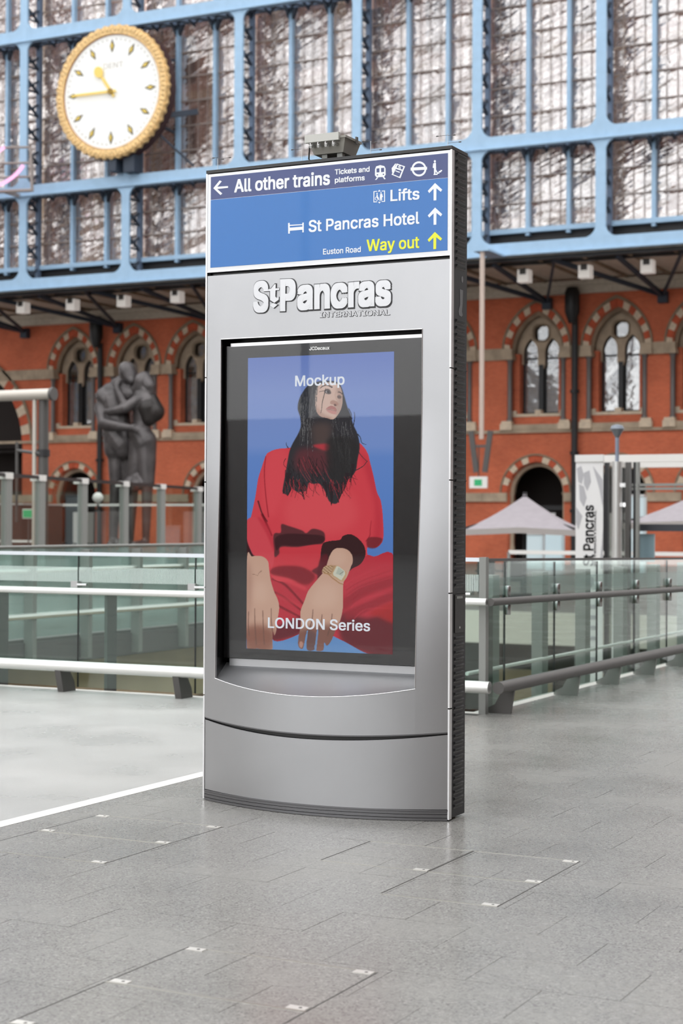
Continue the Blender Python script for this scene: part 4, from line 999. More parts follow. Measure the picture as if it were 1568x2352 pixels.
# white door panels / kiosks in the terrace arches
def slab_thing(nm, px0, px1, py0, py1, Y, dep, m, label, cat, gz=FZ):
    a, b = at(px0, py0, Y=Y), at(px1, py1, Y=Y); t = thing(nm, ((a.x+b.x)/2, Y, gz), label, cat)
    build(MB().box(a.x, b.x, Y, Y+dep, gz, a.z), 'body', m, t); nn = max(1, round((b.x-a.x)/1.1))
    for i in range(nn): build(MB().box(a.x+(b.x-a.x)*i/nn+.06, a.x+(b.x-a.x)*(i+1)/nn-.06, Y-.03, Y, gz+.1, a.z-.1), 'panel', m, t)
    build(MB().box(a.x-.03, b.x+.03, Y-.05, Y+dep, a.z, a.z+.08), 'top_trim', M_FRAMEAL, t)
slab_thing('glazed_screen_panel', 1205, 1245, 1228, 1290, 78, .4, mat('milky_panel', rgb(206, 222, 226), .4), 'pale glazed panel in the brick arch behind the parasol', 'panel')
slab_thing('glazed_screen_panel', 1252, 1290, 1215, 1290, 76, .4, mat('milky_panel2', rgb(196, 216, 222), .4), 'wider pale blue glazed panel right of the arch, behind the parasol', 'panel')
slab_thing('glazed_screen_panel', 1440, 1478, 1140, 1290, 74, .4, mat('milky_panel', rgb(206, 222, 226), .4), 'tall pale panel behind the lift enclosure posts', 'panel')
slab_thing('site_cabin', -40, 52, 1160, 1290, 62, 3, mat('cabin_brown', rgb(70, 52, 46), .7), 'brown cabin with pale trim at the left edge behind the pipe portal', 'cabin')
# clutter of far dark planters under the wind screen
def planter(px, Y, w_, label, gz=FZ):
    q = at(px, 1255, Y=Y); t = thing('planter', (q.x, Y, gz), label, 'planter')
    build(MB().box(q.x-w_/2, q.x+w_/2, Y-.3, Y+.3, gz, gz+.6).box(q.x-w_/2-.04, q.x+w_/2+.04, Y-.34, Y+.34, gz+.55, gz+.62), 'box', M_BLACKM, t)
    mb = MB(); R = random.Random(int(px))
    for _ in range(160):
        c0 = Vector((q.x+R.uniform(-w_/2, w_/2), Y+R.uniform(-.3, .3), gz+.6+R.uniform(0, .55))); u = Vector((R.gauss(0, 1), R.gauss(0, 1), R.gauss(0, 1))).normalized()*.1; v_ = u.orthogonal().normalized()*.05
        mb.add([c0-u, c0+v_, c0+u, c0-v_], [(0, 1, 2, 3)])
    build(mb, 'foliage', M_LEAF, t, fix=False)['kind'] = 'stuff'
planter(250, 64, 3.5, 'dark planter with foliage at the foot of the statue')
planter(440, 60, 3.0, 'dark planter with foliage nearest the totem on its left')
planter(160, 67, 3.0, 'dark planter with foliage in front of the left low arch')
g_ = at(64, 1180, Y=58); t = thing('exit_sign', (g_.x, 58, g_.z), 'small green emergency sign at the left edge beside the pipe portal', 'sign')
build(MB().box(g_.x-.28, g_.x+.28, 58, 58.1, g_.z-.2, g_.z+.2), 'sign_box', M_WHITE, t); build(MB().box(g_.x-.24, g_.x+.24, 57.98, 58, g_.z-.16, g_.z+.16), 'green_symbol', bpy.data.materials['exit_green'], t)
build(MB().tube([(g_.x, 58.05, g_.z-.2), (g_.x, 58.05, FZ)], .03, 6), 'stem', M_POSTD, t)
q = at(225, 1143, Y=60); t = thing('pale_clock_box', (q.x, 60, FZ), 'round pale clock-like box on a thin post beside the left low arch', 'clock_box')  # globe on a post stands in for a small clock-like box
build(MB().lathe([(.05, q.z-.24), (.2, q.z-.12), (.24, q.z), (.2, q.z+.12), (.08, q.z+.22)], (q.x, 60, 0), 14), 'clock_box_body', M_WHITE, t, smooth=True); build(MB().tube([(q.x, 60, FZ), (q.x, 60, q.z-.28)], .05, 8), 'post', M_BLACKM, t)

# ================================================================== INFORMATION TOTEM
KX0, KX1, KY, KH = -4.637, -3.235, 7.685, 3.312
KYB = 7.888
KW = KX1-KX0
def bow(z):
    t_ = min(1, max(0, (2.1-z)/1.5)); t_ = t_*t_*(3-2*t_); return .175*t_
def qf(u): return 1-(2*u-1)**2
def FY_(x, z): return KY-bow(z)*qf((x-KX0)/KW)
M_SIL = mat('brushed_silver_paint', rgb(176, 177, 179), .4, .95, noise=.05, nscale=1.6)
M_SILB = mat('bright_silver_trim', rgb(225, 225, 226), .28, .9)
M_PLIN = mat('grey_grooved_plinth', rgb(118, 118, 120), .4, .8)
M_SBLACK = mat('gloss_black', rgb(10, 10, 11), .25)
M_LOUV = mat('black_louvre', rgb(30, 30, 31), .5)
tot = thing('information_totem', ((KX0+KX1)/2, 7.79, 0), 'tall silver station totem with blue wayfinding sign and lit advert screen, centre foreground', 'totem')
def patch(fl_, fr_, fb, ft, nu, nv, mb, f=None):
    """grid between x-limits fl_/fr_ and z-limits fb(u)/ft(u), pushed onto the bowed face"""
    vs = []
    for j in range(nv+1):
        for i in range(nu+1):
            s_ = i/nu; x = fl_+(fr_-fl_)*s_; u = (x-KX0)/KW; zb = fb(x); zt_ = ft(x); z = zb+(zt_-zb)*j/nv
            vs.append((x, FY_(x, z)+(f or 0), z))
    mb.add(vs, [(j*(nu+1)+i, j*(nu+1)+i+1, (j+1)*(nu+1)+i+1, (j+1)*(nu+1)+i) for j in range(nv) for i in range(nu)])
OX0, OX1, OZ1 = -4.545, -3.387, 2.427
ozb = lambda x: .648-.055*(1-(2*(x-OX0)/(OX1-OX0)-1)**2)
seam = lambda x: .437-.03*qf((x-KX0)/KW)
C = lambda v: (lambda x: v)
PX0, PX1 = KX0+.008, KX1-.006
mb = MB()
xs4 = [PX0, OX0, OX1, PX1]
patch(PX0, OX0, seam, C(.6), 4, 2, mb); patch(PX0, OX0, C(.6), C(OZ1), 4, 22, mb); patch(PX0, OX0, C(OZ1), C(2.765), 4, 3, mb)
patch(OX1, PX1, seam, C(.6), 4, 2, mb); patch(OX1, PX1, C(.6), C(OZ1), 4, 22, mb); patch(OX1, PX1, C(OZ1), C(2.765), 4, 3, mb)
patch(OX0, OX1, C(OZ1), C(2.765), 30, 3, mb); patch(OX0, OX1, seam, ozb, 30, 3, mb)
# left/right stile next to the shelf: fill between .6 and the curve ends
fp = build(mb, 'front_panel', M_SIL, tot, fix=True)
bm = bmesh.new(); bm.from_mesh(fp.data); bmesh.ops.remove_doubles(bm, verts=bm.verts, dist=1e-5)
for f in bm.faces: f.smooth = True
bmesh.ops.recalc_face_normals(bm, faces=bm.faces)
if sum(f.normal.y for f in bm.faces) > 0: bmesh.ops.reverse_faces(bm, faces=bm.faces)
bm.to_mesh(fp.data); bm.free()
so = fp.modifiers.new('thick', 'SOLIDIFY'); so.thickness = .012; so.offset = -1; es = fp.modifiers.new('crisp', 'EDGE_SPLIT'); es.split_angle = .6
# thin bright lip round the opening
def path_tube(pts, r, nm, m, par, n=6): return build(MB().tube(pts, r, n), nm, m, par, smooth=True)
lip = MB(); N = 30
L1 = [(OX0+.001, FY_(OX0, .648+(OZ1-.648)*i/N)-.001, .648+(OZ1-.648)*i/N) for i in range(N+1)]
L2 = [(OX1-.001, FY_(OX1, OZ1-(OZ1-.648)*i/N)-.001, OZ1-(OZ1-.648)*i/N) for i in range(N+1)]
L3 = [(OX1-(OX1-OX0)*i/N, FY_(OX1-(OX1-OX0)*i/N, .6)-.001, ozb(OX1-(OX1-OX0)*i/N)) for i in range(N+1)]
lip.tube(L1+L2[:1], .0022, 6); lip.tube(L2, .0022, 6); lip.tube(L3, .002, 6)
build(lip, 'opening_lip', M_SILB, tot, smooth=True)
# recess
rc_ = MB()
for X in (OX0, OX1):
    vs = []
    for i in range(21):
        z = .6+(OZ1-.6)*i/20; vs += [(X, FY_(X, z)+.011, z), (X, 7.80, z)]
    rc_.add(vs, [(2*i, 2*i+1, 2*i+3, 2*i+2) for i in range(20)])
rc_.add([(OX0, KY+.011, OZ1), (OX1, KY+.011, OZ1), (OX1, 7.80, OZ1), (OX0, 7.80, OZ1)], [(0, 1, 2, 3)])
build(rc_, 'screen_recess', M_SBLACK, tot, fix=False)
# sloping shelf under the screen
mb = MB(); vs = []
for i in range(N+1):
    x = OX0+(OX1-OX0)*i/N; zb = ozb(x)-.002; yf = FY_(x, zb)+.006
    for j in range(7):
        s_ = j/6; vs.append((x, yf+(7.762-yf)*s_, zb+(.722-zb)*s_**1.15))
mb.add(vs, [(i*7+j, (i+1)*7+j, (i+1)*7+j+1, i*7+j+1) for i in range(N) for j in range(6)])
build(mb, 'sloping_shelf', M_SIL, tot, smooth=True, fix=False)
build(MB().box(OX0+.03, OX1, 7.74, 7.765, .708, .746), 'lower_screen_bar', M_SIL, tot)
build(MB().box(OX0+.03, OX1, 7.735, 7.765, 2.378, 2.408), 'upper_screen_bar', M_SILB, tot)
# lower access panel
mb = MB(); LZ = lambda x: .058-.004*qf((x-KX0)/KW); LT = lambda x: .425-.045*qf((x-KX0)/KW)
patch(PX0+.004, PX1, LZ, LT, 40, 6, mb)
lp = build(mb, 'lower_panel', M_SIL, tot, smooth=True, fix=False); so = lp.modifiers.new('thick', 'SOLIDIFY'); so.thickness = .012; so.offset = -1; es = lp.modifiers.new('crisp', 'EDGE_SPLIT'); es.split_angle = .6
mb = MB(); patch(PX0+.002, PX1-.004, C(.0), C(.46), 40, 4, mb, .02); build(mb, 'shadow_gap_backing', M_SBLACK, tot, fix=False)
mb = MB(); patch(PX0, PX1, lambda x: seam(x)-.006, lambda x: seam(x)-.001, 40, 1, mb, .003); build(mb, 'seam_lip', M_PLIN, tot, fix=False)
# grooved plinth that follows the bow
mb = MB()
for k, (za, zb, o) in enumerate(((.0, .014, -.002), (.0165, .031, .0), (.0335, .046, -.001), (.0475, .055, -.004))):
    vs = []
    for i in range(41):
        x = PX0+(PX1-PX0)*i/40; y = FY_(x, 0)+o
        vs += [(x, y, za+.002 if k == 0 else za), (x, y, zb), (x, y+.03, zb), (x, y+.03, za)]
    mb.add(vs, [(4*i+j, 4*i+(j+1) % 4, 4*i+4+(j+1) % 4, 4*i+4+j) for i in range(40) for j in range(4)])
build(mb, 'plinth', M_PLIN, tot)
# body and sides
build(MB().box(KX0+.02, KX1-.012, 7.80, KYB-.004, .012, KH-.01).box(KX0+.02, KX1-.02, KY+.03, 7.82, 2.44, KH-.01).box(KX0+.02, KX1-.02, KY+.03, 7.82, .012, .55), 'inner_body', M_SBLACK, tot)
for X, s in ((KX1, 1), (KX0, -1)):
    sp_ = build(MB().box(min(X, X-s*.012), max(X, X-s*.012), KY+.028, KYB, .012, KH-.004), 'side_panel', M_BLACKM, tot)
    lz = []
    for y in [361+15.9*i for i in range(17)]: lz.append(at(1058, y, X=KX1).z)
    z = at(1058, 741, X=KX1).z; zl = at(1058, 1350, X=KX1).z
    while z > zl: lz.append(z); z -= .0345
    z = at(1058, 1466, X=KX1).z
    while z > .05: lz.append(z); z -= .0345
    me = MB().prism([(0, 0), (.009, -.003), (.009, -.007), (0, -.016)], lambda u, v, d: (s*u, d, v), -.058, .052).mesh('louvre', M_LOUV)
    ms = MB().box(-.001, .0006, -.062, .056, -.0235, -.0155).mesh('louvre_slot', M_SBLACK)
    for z in lz:
        o = link('louvre', me, sp_, Vector((X, (KY+.028+KYB)/2+.004, z+.012))-wloc(sp_)); 
        link('louvre_slot', ms, sp_, Vector((X, (KY+.028+KYB)/2+.004, z+.012))-wloc(sp_))
    if s == 1:
        M_IG = mat('grey_i_symbol', rgb(108, 108, 110), .5)
        pts = [at(x, y, X=KX1) for x, y in ((1055.5, 664), (1062.5, 667), (1061.5, 700), (1060, 716), (1062, 724), (1059, 728), (1053.5, 724), (1052.5, 715), (1056, 700))]
        build(MB().prism([(p.y, p.z) for p in pts], YZ, KX1, KX1+.001), 'information_symbol', M_IG, sp_)
        c = at(1061, 642, X=KX1); build(MB().prism([(c.y+.012*math.cos(k*math.pi/5), c.z+.017*math.sin(k*math.pi/5)) for k in range(10)], YZ, KX1, KX1+.001), 'information_symbol', M_IG, sp_)
        za, zb = at(1058, 1365, X=KX1).z, at(1058, 1452, X=KX1).z
        build(MB().box(KX1, KX1+.004, KY+.06, KYB-.02, zb, za), 'control_hatch', M_SBLACK, sp_)
        build(MB().box(KX1+.004, KX1+.006, KY+.08, KYB-.05, za-.02, za-.008), 'hatch_label', M_POST, sp_)
        build(MB().lathe([(.0, -.003), (.007, -.003), (.007, .003)], (0, 0, 0), 6) if False else MB().box(KX1+.004, KX1+.006, KYB-.09, KYB-.08, zb+.02, zb+.03), 'hatch_lock', M_SILB, sp_)
zj = [KH-.004]+[at(1040, y, X=KX1).z for y in (846, 1103, 1362, 1626)]+[.004]
for X, s in ((KX1, 1), (KX0, -1)):
    for a, b in zip(zj[:-1], zj[1:]):
        build(MB().box(min(X+s*.003, X-s*.006), max(X+s*.003, X-s*.006), KY-.003, KY+.028, b+.003, a-.003), 'corner_strip', M_SILB, tot)
    for z in zj[1:-1]: build(MB().box(min(X+s*.004, X-s*.004), max(X+s*.004, X-s*.004), KY+.02, KYB+.001, z-.0015, z+.0015), 'panel_joint', M_SBLACK, tot)
build(MB().box(KX0-.002, KX1+.002, KY-.004, KYB, KH-.004, KH+.012), 'top_cap', M_SBLACK, tot)
build(MB().box(KX0+.01, KX1-.01, KYB-.002, KYB+.004, .03, KH-.02), 'rear_panel', M_BLACKM, tot)
build(MB().box(KX0+.05, KX1-.04, KY+.04, KYB-.03, 0, .014), 'foot_plate', M_SBLACK, tot)

# ---- blue wayfinding sign
SZ0, SZ1 = 2.787, 3.303
M_SF = mat('white_silver_sign_frame', rgb(214, 216, 218), .35, .35)
sg = build(MB().box(KX0+.004, KX1-.004, KY-.001, KY+.03, SZ0, SZ1), 'sign_panel', M_SF, tot)
build(MB().box(KX0+.004, KX1-.004, KY-.003, KY-.0005, SZ0-.004, SZ0+.001), 'frame_edge', M_SILB, sg)
M_SB = mat('sign_blue', rgb(40, 112, 186), .35, coat=.2); M_SN = mat('sign_navy', rgb(56, 70, 124), .35, coat=.2)
M_SW = mat('sign_white', rgb(240, 244, 248), .5); M_SY = mat('sign_yellow', rgb(236, 240, 60), .5)
SGY = KY-.0025
p = [at(483, 406, Y=SGY), at(1028, 352.5, Y=SGY), at(1027, 577, Y=SGY), at(484, 613, Y=SGY)]
xa, xb = (p[0].x+p[3].x)/2, (p[1].x+p[2].x)/2; zt_, zb_ = (p[0].z+p[1].z)/2, (p[2].z+p[3].z)/2
zd = (at(484, 458, Y=SGY).z+at(1027, 409.5, Y=SGY).z)/2
build(MB().box(xa, xb, SGY, KY, zb_, zd-.0008), 'blue_field', M_SB, sg)
build(MB().box(xa, xb, SGY, KY, zd+.0008, zt_), 'navy_header', M_SN, sg)
build(MB().box(xa, xb, SGY+.0005, KY, zd-.001, zd+.001), 'divider_line', M_SW, sg)
c2 = lambda x, y: (450+x/2.4123, 320+y/2.4123)
def sgt(s_, x0, y0, x1, y1, capp, m=None, bold=.017, nm='sign_lettering'):
    a = at(*c2(x0, y0), Y=SGY); b = at(*c2(x1, y1), Y=SGY)
    cap = (at(c2(x0, y0)[0], c2(x0, y0)[1]-capp/2.4123, Y=SGY)-a).z
    lettering(s_, a, b, cap, m or M_SW, sg, nm, bold, .0008, .0)
sgt('All other trains', 212, 293, 742, 249, 68, bold=.022)
sgt('Tickets and', 769, 195, 962, 178, 27, bold=.022)
sgt('platforms', 769, 240, 935, 226, 27, bold=.022)
sgt('Lifts', 1077, 342, 1238, 331, 60)
sgt('St Pancras Hotel', 624, 513, 1237, 466, 62)
sgt('Way out', 945, 620, 1237, 600, 62, M_SY)
sgt('Euston Road', 704, 638, 913, 624, 30, bold=.015)
def spoly(pts, m=None, nm='pictogram', d=.0008):
    q = [at(*c2(x, y), Y=SGY) for x, y in pts]
    return build(MB().prism([(v.x, v.z) for v in q], XZ, SGY-d, SGY), nm, m or M_SW, sg)
def smulti(polys, m=None, nm='pictogram', d=.0008):
    mb = MB()
    for k_, pts in enumerate(polys):
        q = [at(*c2(x, y), Y=SGY) for x, y in pts]; mb.prism([(v.x, v.z) for v in q], XZ, SGY-d-.00005*k_, SGY)
    return build(mb, nm, m or M_SW, sg)
def uparrow(cx, yt, yb, m):   # stem + two barbs
    smulti([[(cx-8, yt+14), (cx+8, yt+14), (cx+7, yb), (cx-8, yb+1)], [(cx, yt), (cx+2, yt+22), (cx-32, yt+56), (cx-40, yt+44)], [(cx, yt), (cx-2, yt+22), (cx+32, yt+49), (cx+40, yt+37)]], m, 'arrow')
uparrow(1324, 242, 338, M_SW); uparrow(1324, 378, 473, M_SW); uparrow(1323, 513, 608, M_SY)
smulti([[(96, 271), (112, 271), (146, 300), (136, 309)], [(96, 271), (112, 271), (143, 233), (131, 228)], [(104, 264), (178, 259), (178, 269), (104, 277)]], None, 'arrow')
# bed
smulti([[(510, 464), (519, 463), (520, 522), (511, 523)], [(589, 462), (597, 461), (597, 515), (589, 516)], [(519, 490), (590, 484), (590, 501), (519, 507)], [(519, 474), (590, 470), (590, 475), (519, 480)]], None, 'bed_pictogram')
# train
def ringpoly(cx, cy, rx, ry, n=20): return [(cx+rx*math.cos(2*math.pi*k/n), cy+ry*math.sin(2*math.pi*k/n)) for k in range(n)]
def sloops(loops, nm, m=None):
    L = []
    for lp in loops:
        q = [at(*c2(x, y), Y=SGY) for x, y in lp]; L.append([(v.x, v.z) for v in q])
    return fill2d(L, XZ, SGY-.0008, SGY, nm, m or M_SW, sg)
sloops([[(992, 165), (998, 150), (1020, 143), (1043, 148), (1050, 162), (1051, 196), (1042, 208), (1000, 211), (991, 199)], [(1000, 162), (1016, 160), (1016, 183), (1000, 184)], [(1025, 159), (1042, 158), (1042, 181), (1025, 182)], ringpoly(1005, 197, 4, 4, 8), ringpoly(1038, 194, 4, 4, 8)], 'train_pictogram')
smulti([[(1002, 212), (1010, 211), (1000, 224), (991, 225)], [(1034, 209), (1042, 208), (1051, 220), (1043, 222)]], None, 'train_pictogram')
# ticket
sloops([[(1112, 134), (1158, 150), (1132, 216), (1083, 196)], [(1117, 142), (1149, 153), (1143, 168), (1111, 157)], [(1107, 164), (1140, 175), (1126, 208), (1093, 194)]], 'ticket_pictogram')
smulti([[(1084, 160), (1104, 134), (1108, 136), (1092, 186), (1086, 184)], [(1106, 172), (1130, 181), (1128, 186), (1104, 177)]], None, 'ticket_pictogram', .001)
sgt('S', 1120, 165, 1134, 163, 17, bold=.03)
# roundel
sloops([ringpoly(1235, 164, 41, 42, 32), ringpoly(1235, 164, 31, 31, 32)], 'roundel')
smulti([[(1189, 157), (1280, 152), (1280, 168), (1189, 174)]], None, 'roundel', .0011)
# person on escalator
smulti([ringpoly(1323, 122, 6, 7, 10), [(1318, 131), (1329, 130), (1330, 160), (1326, 192), (1318, 192)], [(1314, 134), (1319, 132), (1319, 160), (1311, 158)], [(1329, 166), (1340, 186), (1334, 188), (1326, 176)],
        [(1316, 192), (1333, 191), (1333, 184), (1344, 183), (1344, 176), (1354, 175), (1354, 170), (1363, 170), (1363, 177), (1358, 178), (1358, 183), (1348, 184), (1348, 190), (1338, 191), (1338, 197), (1316, 198)]], None, 'escalator_pictogram')
# lift
smulti([[(983, 288), (1003, 286), (1003, 290), (988, 292), (987, 345), (1003, 344), (1003, 348), (983, 350)], [(1047, 283), (1028, 285), (1028, 289), (1042, 288), (1042, 342), (1028, 343), (1028, 347), (1047, 346)],
        [(1015, 279), (1024, 289), (1007, 290)], [(1016, 356), (1024, 346), (1008, 347)], ringpoly(1003, 300, 4, 4, 8), [(1000, 306), (1006, 305), (1008, 322), (1014, 334), (1010, 336), (1001, 325)], ringpoly(1025, 297, 4, 4, 8),
        [(1020, 303), (1031, 302), (1036, 320), (1031, 321), (1031, 340), (1026, 340), (1025, 325), (1022, 341), (1017, 341)]], None, 'lift_pictogram')
sloops([ringpoly(1002, 328, 11, 11, 16), ringpoly(1002, 328, 8, 8, 16)], 'lift_pictogram')

# ---- embossed station logo
M_LOGO = mat('polished_letter_steel', rgb(186, 187, 189), .3, .9)
LYF = KY-.0005
def lg(s_, x0, y0, x1, y1, capp, bold, m=M_LOGO, nm='logo_lettering', dep=.004, chamfer=.0025):
    a = at(*c2(x0, y0), Y=LYF); b = at(*c2(x1, y1), Y=LYF); cap = (at(c2(x0, y0)[0], c2(x0, y0)[1]-capp/2.4123, Y=LYF)-a).z
    return lettering(s_, a, b, cap, m, fp, nm, bold, dep, 0, 6)
M_LETSHADE = mat('painted_letter_shade', rgb(70, 70, 72), .6)  # shadow outline of the embossed letters, put into dark, bolder backing copies
for a_ in (('S', 315, 955, 407, 951, 158, .045), ('P', 464, 946, 559, 943, 160, .055), ('ancras', 558, 942, 1087, 915, 163, .055)): lg(*a_, m=M_LETSHADE, nm='letter_shade_outline', dep=.0008)
lg('INTERNATIONAL', 686.5, 988.5, 1075.5, 973.5, 29, .03, m=M_LETSHADE, nm='letter_shade_outline', dep=.0006)
lg('S', 318, 952, 404, 948, 154, .036)
lg('P', 467, 943, 555, 940, 156, .045)
lg('ancras', 562, 938, 1083, 911, 158, .038)
t_poly = [(412, 832), (424, 830), (442, 806), (448, 806), (447, 828), (466, 826), (465, 836), (447, 838), (446, 872), (453, 880), (463, 872), (463, 888), (441, 905), (420, 890), (420, 842), (411, 842)]
def lpoly(pts, nm='logo_lettering'):
    q = [at(*c2(x, y), Y=LYF) for x, y in pts]; build(MB().prism([(v.x, v.z) for v in q], XZ, LYF-.0075, LYF), nm, M_LOGO, fp)
t_poly = [(433+(x-437)*1.12, 853+(y-853)*1.04) for x, y in t_poly]
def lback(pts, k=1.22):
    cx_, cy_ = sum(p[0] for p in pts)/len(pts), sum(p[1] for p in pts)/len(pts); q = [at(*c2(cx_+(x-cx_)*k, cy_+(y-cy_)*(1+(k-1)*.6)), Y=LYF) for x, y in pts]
    build(MB().prism([(v.x, v.z) for v in q], XZ, LYF-.0042, LYF), 'letter_shade_outline', M_LETSHADE, fp)
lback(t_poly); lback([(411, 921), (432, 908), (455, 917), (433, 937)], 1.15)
lpoly(t_poly); lpoly([(411, 921), (432, 908), (455, 917), (433, 937)], 'logo_diamond')
lg('INTERNATIONAL', 688, 987, 1074, 972, 27, .006, dep=.002)

# ---- screen
scy = 7.721
scr = build(MB().box(at(517, 800, Y=7.715).x, OX1+.004, scy, 7.765, at(530, 1511, Y=7.715).z, at(740, 786, Y=7.715).z), 'display_screen', M_SBLACK, tot)
M_PIC = bpy.data.materials.new('lit_poster_picture'); M_PIC.use_nodes = True
n_ = M_PIC.node_tree.nodes; l_ = M_PIC.node_tree.links; n_.clear()
vc = n_.new('ShaderNodeVertexColor'); vc.layer_name = 'picture'; em = n_.new('ShaderNodeEmission'); em.inputs[1].default_value = .86/EXPO; oo = n_.new('ShaderNodeOutputMaterial')
l_.new(vc.outputs[0], em.inputs[0]); l_.new(em.outputs[0], oo.inputs[0])
# the picture is drawn here shape by shape into a colour grid (photo-pixel sized cells), then carried by a fine mesh
SS = 2; X0_, Y0_, X1_, Y1_ = 562, 802, 910, 1510
Wp, Hp = (X1_-X0_)*SS, (Y1_-Y0_)*SS
img = np.zeros((Hp, Wp, 3)); yy, xx = np.mgrid[0:Hp, 0:Wp]; gx = X0_+(xx+.5)/SS; gy = Y0_+(yy+.5)/SS
def col(r, g, b): return np.array([r, g, b], float)
def smooth_poly(pts, k=5):
    P_ = np.array(pts, float); n = len(P_); out = []
    for i in range(n):
        p0, p1, p2, p3 = P_[i-1], P_[i], P_[(i+1) % n], P_[(i+2) % n]
        for j in range(k):
            t_ = j/k; out.append(.5*((2*p1)+(-p0+p2)*t_+(2*p0-5*p1+4*p2-p3)*t_**2+(-p0+3*p1-3*p2+p3)*t_**3))
    return np.array(out)
def blur(m, r):
    r = int(r*SS)
    if r < 1: return m
    for _ in range(2):
        for ax in (0, 1):
            p = np.pad(m, [(r, r) if a == ax else (0, 0) for a in (0, 1)], mode='edge'); c = np.cumsum(p, axis=ax); c = np.insert(c, 0, 0, axis=ax)
            m = (c[2*r+1:]-c[:-2*r-1])/(2*r+1) if ax == 0 else (c[:, 2*r+1:]-c[:, :-2*r-1])/(2*r+1)
    return m
def pmask(pts, sm=True):
    P_ = smooth_poly(pts) if sm else np.array(pts, float); m = np.zeros((Hp, Wp), bool)
    x0, x1 = P_[:, 0].min(), P_[:, 0].max(); y0, y1 = P_[:, 1].min(), P_[:, 1].max()
    i0, i1 = max(0, int((y0-Y0_)*SS)-1), min(Hp, int((y1-Y0_)*SS)+2); j0, j1 = max(0, int((x0-X0_)*SS)-1), min(Wp, int((x1-X0_)*SS)+2)
    if i1 <= i0 or j1 <= j0: return m.astype(float)
    sx, sy = gx[i0:i1, j0:j1], gy[i0:i1, j0:j1]; ins = np.zeros(sx.shape, bool); n = len(P_)
    for i in range(n):
        ax, ay = P_[i-1]; bx, by = P_[i]
        if ay == by: continue
        c = ((ay > sy) != (by > sy)) & (sx < (bx-ax)*(sy-ay)/(by-ay)+ax); ins ^= c
    m[i0:i1, j0:j1] = ins; return m.astype(float)
A_ = lambda pts: [(540+x/3.92, 780+y/3.92) for x, y in pts]
B_ = lambda pts: [(540+x/3.92, 1180+y/3.92) for x, y in pts]
def put(m, c, a=1.0):
    global img
    m = (m*a)[..., None]; img = img*(1-m)+c*m
def shp(pts, c, soft=0, a=1.0, sm=True, clip=None):
    m = pmask(pts, sm); m = blur(m, soft) if soft else m
    if clip is not None: m = m*clip
    put(m, c, a); return m
def stroke(pts, w0, w1, c, a=1.0, soft=0, clip=None):
    P_ = np.array(pts, float)
    if len(P_) > 2:
        q = []; n = len(P_)
        for i in range(n-1):
            p0, p1, p2, p3 = P_[max(i-1, 0)], P_[i], P_[i+1], P_[min(i+2, n-1)]
            for j in range(5): t_ = j/5; q.append(.5*((2*p1)+(-p0+p2)*t_+(2*p0-5*p1+4*p2-p3)*t_**2+(-p0+3*p1-3*p2+p3)*t_**3))
        q.append(P_[-1]); P_ = np.array(q)
    d = np.gradient(P_, axis=0); d /= np.linalg.norm(d, axis=1)[:, None]+1e-9; nrm = np.stack([-d[:, 1], d[:, 0]], 1); w_ = np.linspace(w0, w1, len(P_))[:, None]/2
    shp(np.vstack([P_+nrm*w_, (P_-nrm*w_)[::-1]]), c, soft, a, False, clip)
# sky backdrop of the picture
tt_ = np.clip((gy-820)/680, 0, 1)[..., None]
stops = [(0, col(112, 134, 200)), (.12, col(128, 150, 208)), (.3, col(122, 150, 210)), (.34, col(104, 140, 206)), (.55, col(92, 134, 204)), (.75, col(88, 126, 192)), (1, col(104, 148, 200))]
bgc = np.zeros_like(img)
for k in range(3): bgc[..., k] = np.interp(tt_[..., 0], [s[0] for s in stops], [s[1][k] for s in stops])
img = bgc.copy()
RED, REDM, REDD, MAR, DRK = col(214, 72, 82), col(190, 54, 68), col(150, 38, 50), col(96, 34, 42), col(64, 38, 42)
# trousers: legs to both sides
legR = shp(B_([(640, 700), (800, 500), (1000, 470), (1170, 375), (1250, 385), (1440, 415), (1440, 1290), (1200, 1262), (1000, 1160), (880, 1100), (700, 1000)]), REDM)
shp(B_([(960, 900), (1200, 940), (1440, 860), (1440, 1300), (1200, 1260), (960, 1140)]), MAR, 5, .9, clip=legR)
shp(B_([(980, 760), (1140, 640), (1440, 560), (1440, 640), (1180, 740), (960, 880)]), REDD, 4, .75, clip=legR)
shp(B_([(1000, 880), (1200, 790), (1440, 690), (1440, 760), (1210, 870), (1010, 960)]), REDD, 3, .8, clip=legR)
shp(B_([(1210, 890), (1440, 800), (1440, 980), (1290, 930)]), col(176, 42, 44), 4, .9, clip=legR)
for k in range(7): stroke(B_([(980+14*k, 640+52*k), (1120+10*k, 560+50*k), (1430, 430+70*k)]), 2.2, 1.2, REDD if k % 2 else col(206, 62, 78), .6, 1, legR)
legL = shp(B_([(330, 420), (600, 360), (760, 480), (700, 700), (600, 900), (620, 1000), (570, 1085), (345, 1142), (330, 900)]), REDM)
shp(B_([(330, 1040), (600, 930), (620, 1010), (570, 1085), (340, 1142)]), MAR, 3, .9, clip=legL)
for (y0, y1, w_) in ((640, 800, 7), (760, 870, 6), (860, 930, 6)):
    stroke(B_([(330, y0-60), (450, y0), (620, y1+20)]), w_, w_*.6, REDD*.8, .85, 1.2, legL)
stroke(B_([(330, 560), (480, 610), (640, 680)]), 10, 8, RED, .8, 2, legL); stroke(B_([(360, 720), (480, 780), (610, 850)]), 6, 5, RED, .6, 2, legL)
